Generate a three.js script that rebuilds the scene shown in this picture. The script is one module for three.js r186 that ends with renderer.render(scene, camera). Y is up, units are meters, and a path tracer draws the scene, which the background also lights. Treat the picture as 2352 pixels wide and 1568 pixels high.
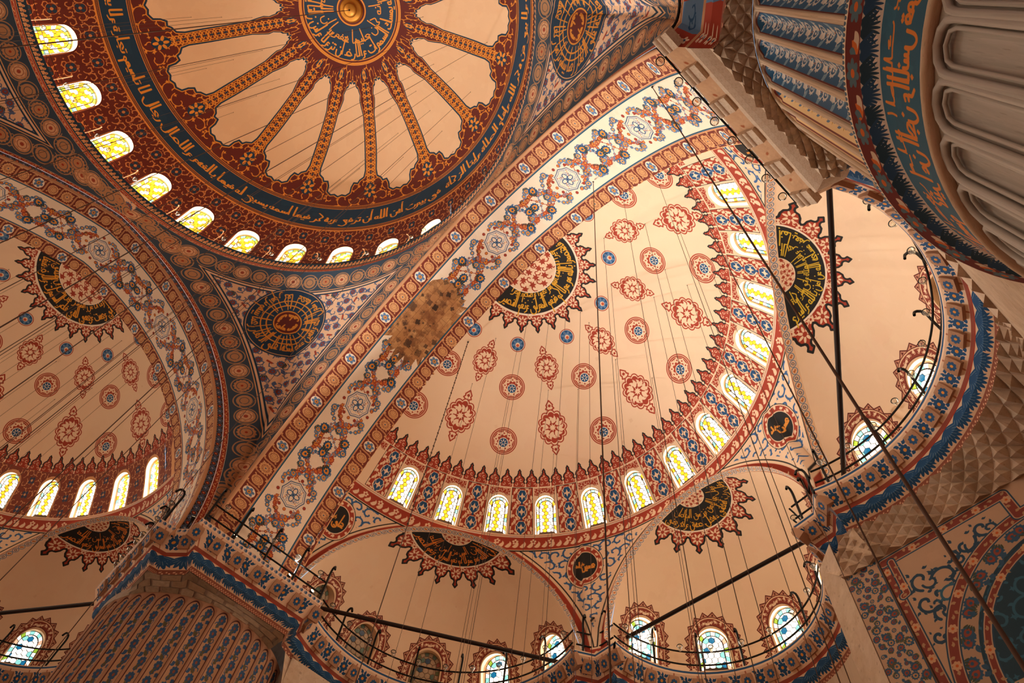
import * as THREE from 'three';
import { mergeGeometries } from 'three/addons/utils/BufferGeometryUtils.js';
import { RectAreaLightUniformsLib } from 'three/addons/lights/RectAreaLightUniformsLib.js';
RectAreaLightUniformsLib.init();

// ---------------------------------------------------------------- camera, sky, exposure
const scene = new THREE.Scene();
const camera = new THREE.PerspectiveCamera(50.81, 2352 / 1568, 0.05, 200);
{
  const right = new THREE.Vector3(0.67893, 0.09226, -0.72838), up = new THREE.Vector3(0.62714, 0.44299, 0.64067), back = new THREE.Vector3(0.38177, -0.89177, 0.2429);
  camera.quaternion.setFromRotationMatrix(new THREE.Matrix4().makeBasis(right, up, back));
  camera.position.set(10.8, 1.6, -9.515);
}
scene.background = new THREE.Color(0.55, 0.7, 0.9);
const renderer = new THREE.WebGLRenderer();
renderer.toneMapping = THREE.LinearToneMapping;
renderer.toneMappingExposure = 0.88;
renderer.shadowMap.enabled = true;

// daylight in front of each lit window, floodlights on the galleries, lamps and tall windows below the picture
const DAY = new THREE.Color(1.0, 0.86, 0.68), DUSKY = new THREE.Color(1.0, 0.74, 0.5);
const LIT = { domeWest: 34, domeNorth: 13, rowLeft: 24, rowRight: 12, niche: 10, westRow: 18, westNiche: 0.5, lower: 0.7, lamp: 11, flood: 2100 };
const FLOOD = new THREE.Color(1.0, 0.95, 0.9), LAMP_WARM = new THREE.Color(1.0, 0.72, 0.42);

// ---------------------------------------------------------------- helpers
const PI = Math.PI, D2R = PI / 180, sin = Math.sin, cos = Math.cos, abs = Math.abs, hypot = Math.hypot;
const lerp = (a, b, t) => a + (b - a) * t, clamp = (x, a, b) => Math.min(b, Math.max(a, x));
const smooth = (a, b, x) => { const t = clamp((x - a) / (b - a), 0, 1); return t * t * (3 - 2 * t); };
function rng(seed) { let a = seed >>> 0; return () => { a |= 0; a = a + 0x6d2b79f5 | 0; let t = Math.imul(a ^ a >>> 15, 1 | a); t = t + Math.imul(t ^ t >>> 7, 61 | t) ^ t; return ((t ^ t >>> 14) >>> 0) / 4294967296; }; }
const V = (x, y, z) => new THREE.Vector3(x, y, z);
const taken = new Map();
function numbered(name) { const n = taken.get(name) ?? 0; taken.set(name, n + 1); return n ? `${name}_${String(n).padStart(3, '0')}` : name; }
function tag(o, label, category, group, kind) {
  o.userData.label = label; o.userData.category = category;
  if (group) o.userData.group = group;
  if (kind) o.userData.kind = kind;
  return o;
}
function thing(name, label, category, group, kind) { const g = new THREE.Group(); g.name = numbered(name); scene.add(g); return tag(g, label, category, group, kind); }
const struct = (name, label, category, group) => thing(name, label, category, group, 'structure');
function part(parent, name, geometry, material) {
  const m = new THREE.Mesh(geometry, material); m.name = name; m.castShadow = m.receiveShadow = true; parent.add(m); return m;
}
function solo(name, geometry, material, label, category, group, kind) { const m = part(scene, numbered(name), geometry, material); return tag(m, label, category, group, kind); }
const QUARTER = new THREE.Matrix4().makeRotationY(PI / 2);      // main half dome (north) -> the half dome beside it (west)
function turned(o, turns, label) {                              // a copy of a thing turned about the axis of the great dome
  const c = o.clone(); c.name = numbered(o.name.replace(/_\d\d\d$/, ''));
  c.userData = { ...o.userData }; if (label) c.userData.label = label;
  for (let k = 0; k < turns; k++) c.applyMatrix4(QUARTER);
  scene.add(c); return c;
}
// parametric sheet: f(u, v) -> [x, y, z]; uv(u, v) -> [s, t]
function sheet(nu, nv, f, uv) {
  const p = [], t = [], ix = [];
  for (let j = 0; j <= nv; j++) for (let i = 0; i <= nu; i++) { const u = i / nu, v = j / nv; p.push(...f(u, v)); t.push(...(uv ? uv(u, v) : [u, v])); }
  for (let j = 0; j < nv; j++) for (let i = 0; i < nu; i++) { const a = j * (nu + 1) + i, b = a + 1, c = a + nu + 1, d = c + 1; ix.push(a, b, d, a, d, c); }
  const g = new THREE.BufferGeometry(); g.setAttribute('position', new THREE.Float32BufferAttribute(p, 3)); g.setAttribute('uv', new THREE.Float32BufferAttribute(t, 2)); g.setIndex(ix); g.computeVertexNormals(); return g;
}
// flat-shaded triangles from a list of corner points
function tris(list, uvs) {
  const g = new THREE.BufferGeometry(); g.setAttribute('position', new THREE.Float32BufferAttribute(list.flat(), 3));
  g.setAttribute('uv', new THREE.Float32BufferAttribute(uvs ? uvs.flat() : list.flatMap((q) => [q[0], q[1]]), 2)); g.computeVertexNormals(); return g;
}
function tube(points, r, sides = 6, seg) {
  const c = points.length > 2 ? new THREE.CatmullRomCurve3(points.map((q) => V(...q))) : new THREE.LineCurve3(V(...points[0]), V(...points[1]));
  return new THREE.TubeGeometry(c, seg ?? (points.length > 2 ? points.length * 4 : 1), r, sides, false);
}
const merge = (l) => mergeGeometries(l.map((g) => { const h = g.index ? g.toNonIndexed() : g; for (const k of Object.keys(h.attributes)) if (!['position', 'normal', 'uv'].includes(k)) h.deleteAttribute(k); return h; }), false);

// plan paths: left-hand normal, running length, point at a length
const norm2 = (dx, dz) => { const l = hypot(dx, dz) || 1; return [dz / l, -dx / l]; };   // left of travel = into the wall
const run = (P) => { const L = [0]; for (let i = 1; i < P.length; i++) L.push(L[i - 1] + hypot(P[i][0] - P[i - 1][0], P[i][1] - P[i - 1][1])); return L; };
const pointOn = (P, L, s) => { let i = 1; while (i < L.length - 1 && L[i] < s) i++; const k = (s - L[i - 1]) / (L[i] - L[i - 1]), a = P[i - 1], b = P[i]; return { p: [lerp(a[0], b[0], k), lerp(a[1], b[1], k)], n: norm2(b[0] - a[0], b[1] - a[1]) }; };

// ---------------------------------------------------------------- textures
const C = {
  plaster: '#efcfab', plaster2: '#e6c098', white: '#f4dfc5', red: '#a5371c', dred: '#611a10', blue: '#164d7a', sblue: '#5b7fa6', navy: '#0c3450', teal: '#14506a',
  gold: '#e0902f', tan: '#e7ab74', black: '#14110f', brown: '#7b5236', olive: '#6b6a35', stone: '#c9b096', grey: '#a3968a',
};
function canvas(w, h, draw) {
  const c = document.createElement('canvas'); c.width = w; c.height = h; const g = c.getContext('2d'); g.lineJoin = g.lineCap = 'round'; draw(g, w, h);
  const t = new THREE.CanvasTexture(c); t.colorSpace = THREE.SRGBColorSpace; t.wrapS = t.wrapT = THREE.RepeatWrapping; t.anisotropy = 8; return t;
}
const paint = (map, o = {}) => new THREE.MeshStandardMaterial({ map, roughness: 0.82, side: THREE.DoubleSide, ...o });
const plain = (color, o = {}) => new THREE.MeshStandardMaterial({ color, roughness: 0.8, side: THREE.DoubleSide, ...o });
function fill(g, c, w, h) { g.fillStyle = c; g.fillRect(0, 0, w, h); }
function blot(g, w, h, n, cols, r0, r1, a, seed) {              // faint irregular stains with ragged outlines
  const R = rng(seed);
  for (let k = 0; k < n; k++) {
    const x = R() * w, y = R() * h, r = r0 + (r1 - r0) * R() ** 2; g.globalAlpha = a * (0.4 + R()); g.fillStyle = cols[Math.floor(R() * cols.length)];
    for (const ox of [-w, 0, w]) { if (x + ox < -r || x + ox > w + r) continue; g.beginPath(); for (let i = 0; i <= 14; i++) { const q = r * (0.6 + 0.5 * abs(sin(i * 2.3 + k))); g.lineTo(x + ox + q * cos(i * PI / 7), y + q * sin(i * PI / 7)); } g.fill(); }
  }
  g.globalAlpha = 1;
}
function dot(g, x, y, r, c) { g.fillStyle = c; g.beginPath(); g.arc(x, y, r, 0, 7); g.fill(); }
function ring(g, x, y, r, c, lw) { g.strokeStyle = c; g.lineWidth = lw; g.beginPath(); g.arc(x, y, r, 0, 7); g.stroke(); }
function poly(g, pts, fillc, strokec, lw) { g.beginPath(); pts.forEach((p, i) => (i ? g.lineTo(...p) : g.moveTo(...p))); g.closePath(); if (fillc) { g.fillStyle = fillc; g.fill(); } if (strokec) { g.strokeStyle = strokec; g.lineWidth = lw; g.stroke(); } }
function line(g, pts, c, lw) { g.strokeStyle = c; g.lineWidth = lw; g.beginPath(); pts.forEach((p, i) => (i ? g.lineTo(...p) : g.moveTo(...p))); g.stroke(); }
function star(g, x, y, r, n, k, fillc, strokec, lw, a0 = 0) { const p = []; for (let i = 0; i < 2 * n; i++) { const q = i % 2 ? r * k : r, a = a0 + i * PI / n; p.push([x + q * sin(a), y - q * cos(a)]); } poly(g, p, fillc, strokec, lw); }
function petals(g, x, y, r, n, c, centre, a0 = 0, w = 0.34) { for (let i = 0; i < n; i++) { const a = a0 + i * 2 * PI / n; g.fillStyle = c; g.beginPath(); g.ellipse(x + 0.6 * r * sin(a), y - 0.6 * r * cos(a), r * w, r * 0.4, a, 0, 7); g.fill(); } if (centre) dot(g, x, y, r * 0.3, centre); }
// carnation / lotus blossom seen from the side, growing along angle a
function blossom(g, x, y, r, a, outer, inner, sepal) {
  g.save(); g.translate(x, y); g.rotate(a);
  const p = []; for (let i = 0; i <= 22; i++) { const t = i / 22 * 2 * PI, q = r * (i % 2 ? 0.84 : 1.06); p.push([q * sin(t), -q * cos(t)]); } poly(g, p, outer);
  g.fillStyle = inner; g.beginPath(); g.moveTo(0, -0.72 * r); g.bezierCurveTo(0.9 * r, -0.2 * r, 0.5 * r, 0.7 * r, 0, 0.6 * r); g.bezierCurveTo(-0.5 * r, 0.7 * r, -0.9 * r, -0.2 * r, 0, -0.72 * r); g.fill();
  dot(g, 0, 0.05 * r, 0.24 * r, outer);
  if (sepal) { g.fillStyle = sepal; for (const s of [-0.6, -0.2, 0.2, 0.6]) { g.beginPath(); g.ellipse(s * r, 0.75 * r, 0.13 * r, 0.42 * r, s * 0.9, 0, 7); g.fill(); } }
  g.restore();
}
// half-palmette leaf
function leaf(g, x, y, r, a, c) { g.save(); g.translate(x, y); g.rotate(a); g.fillStyle = c; g.beginPath(); g.moveTo(0, 0); g.bezierCurveTo(r * 0.7, -r * 0.2, r * 0.6, -r * 0.9, r * 0.1, -r * 1.2); g.bezierCurveTo(r * 0.25, -r * 0.8, -r * 0.1, -r * 0.7, -r * 0.3, -r * 0.5); g.bezierCurveTo(-r * 0.1, -r * 0.4, -r * 0.15, -r * 0.1, 0, 0); g.fill(); g.restore(); }
// spiralling tendril with leaves
function tendril(g, x, y, r, a, dir, c, lw) {
  const p = []; for (let i = 0; i <= 26; i++) { const t = i / 26, q = r * (1 - 0.82 * t), b = a + dir * t * 4.6; p.push([x + q * cos(b), y + q * sin(b)]); }
  line(g, p, c, lw);
  for (const i of [5, 11, 17, 26]) leaf(g, p[i][0], p[i][1], r * 0.42 * (1 - i / 45), a + dir * (i / 26 * 4.6) + (i % 2 ? 0.4 : 2.4), c);
}
function arabesque(g, x0, y0, w, h, cell, c, lw, seed = 1) {     // staggered field of tendrils, wraps at x0 + w
  const nx = Math.max(1, Math.round(w / cell)), ny = Math.max(1, Math.round(h / cell)), R = rng(seed); g.save(); g.beginPath(); g.rect(x0, y0, w, h); g.clip();
  for (let j = -1; j <= ny; j++) for (let i = -1; i <= nx; i++) { const x = x0 + (i + 0.5 + (j & 1) * 0.5) * w / nx, y = y0 + (j + 0.5) * h / ny; tendril(g, x, y, cell * 0.56, (i + 2 * j) * 1.9, (i + j) & 1 ? 1 : -1, c, lw); star(g, x + cell * 0.5, y, cell * 0.13, 4, 0.4, c); }
  g.restore();
}

// ---------------------------------------------------------------- reed-pen script: letters as pen strokes, x runs to the left
const AR = {
  tooth: [0.5, '0,0 .06,.55 .12,.1 .28,0 .5,0'], be: [1.6, '0,0 .02,.5 .12,.05 .5,-.12 1.2,-.08 1.5,.4'], noon: [1.05, '0,0 .05,.45 .06,-.2 .4,-.65 .85,-.45 1,.35'], ye: [1.4, '0,0 .35,.5 .6,.3 .2,-.05 .05,-.5 .55,-.85 1.15,-.65 1.35,-.1'],
  jeem: [0.95, '0,.35 .3,.75 .8,.6 .4,.2 .2,0 .95,0'], jeemf: [1.2, '0,.35 .3,.75 .95,.65 .4,.3 .15,-.4 .5,-1.1 1.2,-.9'], dal: [0.65, '0,0 .2,.05 .15,.85 .5,.35 .45,.02 .1,0'], re: [0.7, '0,0 .12,.3 .2,-.1 .4,-.5 .8,-.62'],
  seen: [1.25, '0,0 .06,.42 .12,.05 .36,.05 .42,.42 .48,.05 .72,.05 .78,.45 .86,0 1.25,0'], seenf: [2, '0,0 .06,.42 .12,.05 .36,.05 .42,.42 .48,.05 .8,.05 .9,.4 .95,-.35 1.4,-.72 1.8,-.45 1.95,.35'],
  sad: [1.4, '0,0 .1,.1 .5,.62 .98,.55 .92,.1 .3,0 .98,0 1.08,.4 1.12,.04 1.4,0'], ta: [1.15, '0,0 .1,.1 .5,.62 .98,.5 .9,.04 .3,0 1.15,0;.22,2.1 .26,.05'],
  ain: [0.9, '.75,.82 .3,.78 .2,.38 .72,.25 .1,0 .9,0'], ainm: [0.8, '0,0 .3,.1 .12,.58 .62,.58 .42,.1 .8,0'], ainf: [1.2, '0,0 .3,.1 .12,.58 .62,.58 .35,.1 .1,-.5 .6,-1.1 1.2,-.9'],
  fa: [0.75, '0,0 .1,.12 .05,.52 .36,.68 .52,.36 .2,.14 .75,0'], faf: [1.7, '0,0 .1,.12 .05,.52 .36,.68 .52,.36 .25,.1 .7,-.08 1.3,-.05 1.6,.4'], qaf: [1.2, '0,0 .1,.12 .05,.52 .36,.68 .52,.36 .2,.14 .25,-.4 .6,-.7 1,-.5 1.15,.3'],
  kaf: [1.1, '1,1.95 .35,1.15 .75,.5 .62,0 1.1,0'], kaff: [1.4, '0,0 .1,2.2 .16,.2 .4,0 1.2,0 1.4,.35;.5,.9 .75,1.1 .6,.6 .9,.7'], lam: [0.5, '0,0 .2,.02 .25,2.4 .28,.2 .5,0'], lamf: [1.5, '0,0 .2,.05 .25,2.4 .3,0 .55,-.6 1.1,-.6 1.5,.15'],
  meem: [0.75, '0,0 .1,.32 .36,.46 .52,.2 .3,-.06 .12,.02 .75,0'], meemf: [0.6, '0,0 .1,.32 .36,.46 .52,.2 .3,-.06 .16,-.2 .16,-1.25'], he: [0.85, '0,0 .2,.62 .62,.52 .52,.02 .2,.12 .42,.42 .85,0'], hef: [0.7, '0,0 .25,.1 .2,.64 .62,.52 .58,.06 .2,0'],
  waw: [0.8, '0,0 .08,.5 .4,.56 .46,.2 .14,.1 .5,.05 .5,-.3 .95,-.6'], alef: [0.38, '.16,2.45 .22,1.2 .18,0'], aleff: [0.5, '0,0 .28,.02 .32,1.2 .32,2.45'],
};
const DOTS = { ب: [1, -1], ت: [2, 1], ث: [3, 1], ج: [1, -1], خ: [1, 1], ذ: [1, 1], ز: [1, 1], ش: [3, 1], ض: [1, 1], ظ: [1, 1], غ: [1, 1], ف: [1, 1], ق: [2, 1], ن: [1, 1], ي: [2, -1], ة: [2, 1] };
const FAM = {}; for (const [fam, l] of Object.entries({ b: 'بتثئ', n: 'ن', y: 'يى', j: 'جحخ', d: 'دذ', r: 'رز', s: 'سش', c: 'صض', t: 'طظ', e: 'عغ', f: 'ف', q: 'ق', k: 'ك', l: 'ل', m: 'م', h: 'هة', w: 'وؤ', a: 'اأإآ' })) for (const ch of l) FAM[ch] = fam;
const STOP = new Set('adrw');
function write(text) {                                           // -> { w, strokes, dots }
  const strokes = [], dots = []; let x = 0;
  for (const word of text.split(' ')) {
    const L = [...word].filter((ch) => FAM[ch]); let joined = false;
    L.forEach((ch, i) => {
      const f = FAM[ch], last = i === L.length - 1, goes = !last && !STOP.has(f) && ch !== 'ة' && ch !== 'ى';
      const key = { b: goes ? 'tooth' : 'be', n: goes ? 'tooth' : 'noon', y: goes ? 'tooth' : 'ye', j: goes ? 'jeem' : 'jeemf', d: 'dal', r: 're', s: goes ? 'seen' : 'seenf', c: 'sad', t: 'ta', e: goes ? (joined ? 'ainm' : 'ain') : 'ainf', f: goes ? 'fa' : 'faf', q: goes ? 'fa' : 'qaf', k: goes ? 'kaf' : 'kaff', l: goes ? 'lam' : 'lamf', m: goes ? 'meem' : 'meemf', h: goes ? 'he' : 'hef', w: 'waw', a: joined ? 'aleff' : 'alef' }[f];
      const [w, s] = AR[key];
      for (const part of s.split(';')) {
        let p = part.split(' ').map((q) => q.split(',').map(Number)); if (!joined && key !== 'alef' && p[0][0] === 0 && p[0][1] === 0 && p.length > 4) p = p.slice(1);
        const o = []; for (let k = 0; k < p.length - 1; k++) { const a = p[Math.max(0, k - 1)], b = p[k], c = p[k + 1], d = p[Math.min(p.length - 1, k + 2)]; for (let m = 0; m < 5; m++) { const t = m / 5, h = (n) => 0.5 * (2 * b[n] + (c[n] - a[n]) * t + (2 * a[n] - 5 * b[n] + 4 * c[n] - d[n]) * t * t + (3 * b[n] - a[n] - 3 * c[n] + d[n]) * t * t * t); o.push([x + h(0), h(1)]); } } o.push([x + p[p.length - 1][0], p[p.length - 1][1]]);
        strokes.push(o);
      }
      const dd = DOTS[ch]; if (dd) for (let k = 0; k < dd[0]; k++) dots.push([x + w * 0.4 + (k - (dd[0] - 1) / 2) * 0.26, (dd[1] > 0 ? 1.0 : -0.42) + (k === 1 && dd[0] === 3 ? 0.22 : 0)]);
      if (ch === 'أ' || ch === 'إ') dots.push([x + 0.1, ch === 'أ' ? 2.75 : -0.4]);
      x += w; joined = goes;
    });
    x += 0.38;
  }
  return { w: x, strokes, dots };
}
function pen(g, lay, map, lw, c) {
  g.strokeStyle = c; g.fillStyle = c; g.lineJoin = g.lineCap = 'round';
  for (const s of lay.strokes) { g.lineWidth = lw; g.beginPath(); s.forEach((q, i) => { const [X, Y] = map(q[0], q[1]); i ? g.lineTo(X, Y) : g.moveTo(X, Y); }); g.stroke(); }
  for (const q of lay.dots) { const [X, Y] = map(...q); star(g, X, Y, lw * 0.8, 4, 0.75, c); }
}
// a line of writing that fills the box (x0..x1, from right to left); base line at y, letter unit s
function script(g, text, x0, x1, y, s, lw, c) { const l = write(text), k = (x1 - x0) / l.w; pen(g, l, (a, b) => [x1 - a * k, y - b * s], lw, c); }
// writing round a circle; letters point to the centre (inward = true) or away from it; angles in radians clockwise from east
function roundScript(g, text, x, y, r, s, a0, a1, lw, c, inward) { const l = write(text); pen(g, l, (a, b) => { const t = lerp(a0, a1, a / l.w), q = inward ? r - b * s : r + b * s; return [x + q * cos(t), y + q * sin(t)]; }, lw, c); }
// ---------------------------------------------------------------- painted bands (tiles; u runs along the band)
function guillocheTile(ground, ribbon, blueRoundels, edge) {
  return canvas(640, 160, (g, w, h) => {
    fill(g, ground, w, h);
    for (let i = -1; i < 5; i++) {
      const x = (i + 0.5) * 160, y = 80;
      g.strokeStyle = ribbon; g.lineWidth = 15; g.beginPath(); g.moveTo(x - 100, 12); g.bezierCurveTo(x - 60, 20, x - 96, 140, x - 58, 148); g.stroke(); g.lineWidth = 3; g.strokeStyle = ground; g.beginPath(); g.moveTo(x - 100, 12); g.bezierCurveTo(x - 60, 20, x - 96, 140, x - 58, 148); g.stroke();
      for (const [ox, oy, a] of [[-58, 30, 2], [-100, 132, 5.2], [40, 22, 0.6], [-44, 140, 3.6]]) leaf(g, x + ox, oy, 24, a, ribbon);
      const k = ((i % 4) + 4) % 4;
      if (k === 0) { dot(g, x, y, 60, blueRoundels ? C.white : C.tan); ring(g, x, y, 60, ground, 4); petals(g, x, y, 50, 6, blueRoundels ? C.sblue : C.red, null, 0.3, 0.3); petals(g, x, y, 22, 6, C.gold, blueRoundels ? C.blue : C.dred, 0); }
      else if (k === 2) { star(g, x, y, 66, 15, 0.84, ribbon); ring(g, x, y, 38, ground, 3); star(g, x, y, 34, 8, 0.7, null, ground, 3); dot(g, x, y, 7, blueRoundels ? C.blue : C.dred); }
      else { dot(g, x, y, 56, ribbon); ring(g, x, y, 56, ground, 4); star(g, x, y, 44, 9, 0.8, null, ground, 3); ring(g, x + 5, y + 3, 30, ground, 3); ring(g, x + 8, y + 5, 15, ground, 2); }
    }
    g.fillStyle = edge; g.fillRect(0, 0, w, 7); g.fillRect(0, h - 7, w, 7);
  });
}
const T = {};
T.guilloche = guillocheTile('#742a19', '#d9a06a', true, C.tan);
T.guillocheBlue = guillocheTile('#2b4a63', '#c59166', false, C.tan);
T.vine = canvas(512, 96, (g, w, h) => { fill(g, C.red, w, h); const p = []; for (let i = 0; i <= 64; i++) p.push([i * 8, 48 + 24 * sin(i * PI / 8)]); line(g, p, C.tan, 5); for (let i = 0; i < 16; i++) { leaf(g, i * 32, 48 + 24 * sin(i * PI / 4), 24, i * 1.7, C.tan); if (i % 4 === 2) petals(g, i * 32, 48, 17, 6, C.tan, C.gold); } g.fillStyle = C.white; g.fillRect(0, 0, w, 8); g.fillRect(0, h - 8, w, 8); g.fillStyle = C.black; g.fillRect(0, 9, w, 3); g.fillRect(0, h - 12, w, 3); });
T.darkVine = canvas(512, 96, (g, w, h) => { fill(g, '#15354b', w, h); for (let i = 0; i < 8; i++) { leaf(g, i * 64, 70, 44, 0.5, C.tan); leaf(g, i * 64 + 22, 60, 30, 1.2, C.tan); petals(g, i * 64 + 44, 34, 17, 6, C.tan, C.red); } g.fillStyle = C.red; g.fillRect(0, 84, w, 12); g.fillStyle = C.tan; g.fillRect(0, 80, w, 4); });
T.chainBlue = canvas(512, 96, (g, w, h) => { fill(g, '#3a2620', w, h); for (let i = 0; i < 6; i++) { const x = (i + 0.5) * w / 6; ring(g, x, 48, 34, C.sblue, 7); petals(g, x, 48, 24, 5, i % 2 ? C.sblue : C.red, C.tan); } g.fillStyle = C.tan; g.fillRect(0, 0, w, 5); g.fillRect(0, h - 5, w, 5); });
T.garland = canvas(512, 80, (g, w, h) => { fill(g, C.plaster, w, h); for (let i = 0; i < 8; i++) { const x = i * 64 + 32; g.strokeStyle = C.sblue; g.lineWidth = 6; g.beginPath(); g.ellipse(x, 40, 30, 24, 0.5, 0, 7); g.stroke(); if (i % 2) { ring(g, x, 40, 11, C.blue, 5); dot(g, x, 40, 4, C.gold); } else { dot(g, x - 6, 36, 10, '#c9763f'); dot(g, x + 8, 46, 8, '#c9763f'); } } g.fillStyle = C.red; g.fillRect(0, 2, w, 4); });
T.greyStrip = canvas(256, 64, (g, w, h) => { fill(g, '#6d4a38', w, h); blot(g, w, h, 40, ['#8a5a3e', '#3c2a28', '#2b3a49', C.tan], 4, 26, 0.5, 5); g.fillStyle = C.tan; g.fillRect(0, 0, w, 8); });
// arch soffit: chain of blossoms round a knotwork medallion, one period
function soffitTile(damaged) {
  return canvas(1024, 492, (g, w, h) => {
    fill(g, C.white, w, h); blot(g, w, h, 60, [C.plaster2, '#fff0da'], 10, 60, 0.12, 3);
    const m = h / 2, bead = (fx, col, inn, r, seed) => { for (let i = 0; i < 36; i++) { const x = (i + 0.5) * w / 36, y = fx(x), k = (i * 7 + seed) % 5; const nx = x + 10, a = Math.atan2(fx(nx) - y, 10); if (abs(x - 512) < 120 && abs(y - m) < 110) continue; k === 0 ? blossom(g, x, y, r * 1.5, a, col, inn, i % 2 ? '#2f3423' : null) : k === 2 ? dot(g, x, y, r * 0.62, col) : (star(g, x, y, r, 9, 0.86, col), dot(g, x, y, r * 0.5, inn)); if (k === 3) { leaf(g, x + 8, y + 14, r, a + 2, col); leaf(g, x - 6, y - 14, r * 0.8, a, col); } } };
    const q = 2 * PI / w, curves = [[(x) => m + 150 * cos(q * x * 1) * (1 - 0.35 * cos(2 * q * x)), '#a94525', C.gold], [(x) => m - 150 * cos(q * x) * (1 - 0.35 * cos(2 * q * x)), '#a94525', '#d9742a'], [(x) => m + 165 * sin(q * x * 2 + 0.5), C.sblue, C.gold], [(x) => m - 165 * sin(q * x * 2 + 0.5), '#446c95', '#e0a25a'], [(x) => m + 95 * sin(q * x * 3 + 1), '#a03c22', '#e0a25a'], [(x) => m - 95 * sin(q * x * 3 + 1), C.sblue, '#d9742a']];
    for (const [f, c] of curves) { const p = []; for (let x = -10; x <= w + 10; x += 8) p.push([x, f(x)]); line(g, p, c, 6); }
    curves.forEach(([f, c, i], k) => bead(f, c, i, k < 4 ? 23 : 14, k * 2));
    for (const [x, y, a] of [[150, 120, 0.6], [150, 370, 2.4], [874, 120, -0.6], [874, 370, -2.4], [40, 246, 1.57], [984, 246, -1.57]]) blossom(g, x, y, 46, a, C.blue, C.gold, '#2f3423');
    g.fillStyle = C.white; g.beginPath(); g.arc(512, m, 128, 0, 7); g.fill();
    for (let i = 0; i < 14; i++) { const a = i * 2 * PI / 14; star(g, 512 + 150 * cos(a), m + 150 * sin(a), 17, 8, 0.85, i % 2 ? '#b4532c' : '#8f3320'); dot(g, 512 + 150 * cos(a), m + 150 * sin(a), 8, i % 2 ? C.gold : C.red); }
    star(g, 512, m, 122, 8, 0.9, C.white, C.blue, 7); star(g, 512, m, 106, 8, 0.88, null, C.sblue, 5);
    for (let i = 0; i < 4; i++) { g.save(); g.translate(512, m); g.rotate(i * PI / 2); g.strokeStyle = C.blue; g.lineWidth = 8; g.beginPath(); g.ellipse(0, -30, 20, 34, 0, 0, 7); g.stroke(); for (let k = 0; k < 4; k++) { tendril(g, 26 + k * 14, -62 + k * 13, 17, k, 1, C.sblue, 3); dot(g, 20 + k * 17, -40 - k * 7, 5, '#c9763f'); } g.restore(); } star(g, 512, m, 16, 4, 0.5, C.blue);
    if (damaged) {                                               // plaster fallen away: bare, stained masonry shows
      const R = rng(8); g.save(); g.beginPath(); for (let i = 0; i <= 60; i++) { const a = i / 60 * 2 * PI, q2 = 1 + 0.12 * sin(i * 3.1) + 0.1 * R(); g.lineTo(512 + 430 * q2 * cos(a), m + 300 * q2 * sin(a)); } g.clip();
      fill(g, '#b98250', w, h); blot(g, w, h, 420, ['#7a4a28', '#5a3620', '#d9a468', '#e8bd86', '#8f5a30', '#c08a52'], 6, 60, 0.34, 9);
      for (let r = 0; r < 7; r++) for (let k = 0; k < 9; k++) { g.strokeStyle = '#7b4c2b'; g.globalAlpha = 0.55; g.lineWidth = 3; g.strokeRect(k * 120 + (r % 2) * 60 - 30, r * 74, 120, 74); } g.globalAlpha = 1; blot(g, w, h, 60, ['#2c1d14', '#3a2618'], 8, 46, 0.55, 12); g.restore();
    }
    g.fillStyle = C.teal; g.fillRect(0, 6, w, 13); g.fillRect(0, h - 19, w, 13); g.fillStyle = C.red; g.fillRect(0, 0, w, 4); g.fillRect(0, h - 4, w, 4);
  });
}
T.soffit = soffitTile(false); T.soffitBare = soffitTile(true);

// ---------------------------------------------------------------- great dome
T.spoke = canvas(512, 1024, (g, w, h) => {                       // one of sixteen sectors; y = 0 next to the medallion
  const W = (y) => 1 / lerp(0.26, 0.82, y / h);                  // the sector narrows upwards: widths in the tile grow
  fill(g, C.dred, w, h);
  arabesque(g, 0, 0, w, 150, 128, C.gold, 7, 2); arabesque(g, 0, 800, w, 224, 110, C.gold, 6, 4);
  for (const s of [0, w]) { for (let y = 140; y < 860; y += 44) { const q = 34 * W(y) / 1.6; g.strokeStyle = C.gold; g.lineWidth = 9; g.beginPath(); g.ellipse(s, y, q, 20, 0, 0, 7); g.stroke(); line(g, [[s - q * 1.25, y - 22], [s + q * 1.25, y + 22]], C.gold, 6); line(g, [[s + q * 1.25, y - 22], [s - q * 1.25, y + 22]], C.gold, 6); star(g, s, y, 13 * W(y) / 1.5, 4, 0.5, C.navy); star(g, s - q * 1.1, y + 22, 12, 3, 0.5, C.gold); star(g, s + q * 1.1, y + 22, 12, 3, 0.5, C.gold); } g.fillStyle = C.navy; g.beginPath(); g.ellipse(s, 905, 46, 62, 0, 0, 7); g.fill(); petals(g, s, 905, 54, 6, C.gold, C.navy, 0, 0.2); g.fillStyle = C.navy; g.beginPath(); g.ellipse(s, 66, 62, 36, 0, 0, 7); g.fill(); petals(g, s, 66, 40, 6, C.gold, C.navy); }
  const half = [[0, 96], [22, 118], [60, 112], [84, 140], [118, 150], [140, 176], [158, 196], [146, 230], [162, 262], [178, 330], [190, 470], [198, 620], [206, 740], [196, 790], [160, 812], [146, 836], [112, 832], [96, 866], [92, 912], [60, 936], [30, 930], [0, 946]].map(([x, y]) => [x * (y < 300 ? 0.9 : 1), y]);
  const p = [...half.map(([x, y]) => [256 + x, y]), ...half.slice().reverse().map(([x, y]) => [256 - x, y])];
  poly(g, p, null, C.gold, 26); poly(g, p, C.plaster2, C.navy, 12); g.save(); g.clip(); blot(g, w, h, 70, ['#f2cfa6', '#dcae84', '#e2b48a'], 14, 90, 0.16, 6); g.restore(); poly(g, p, null, C.navy, 12);
});
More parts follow.
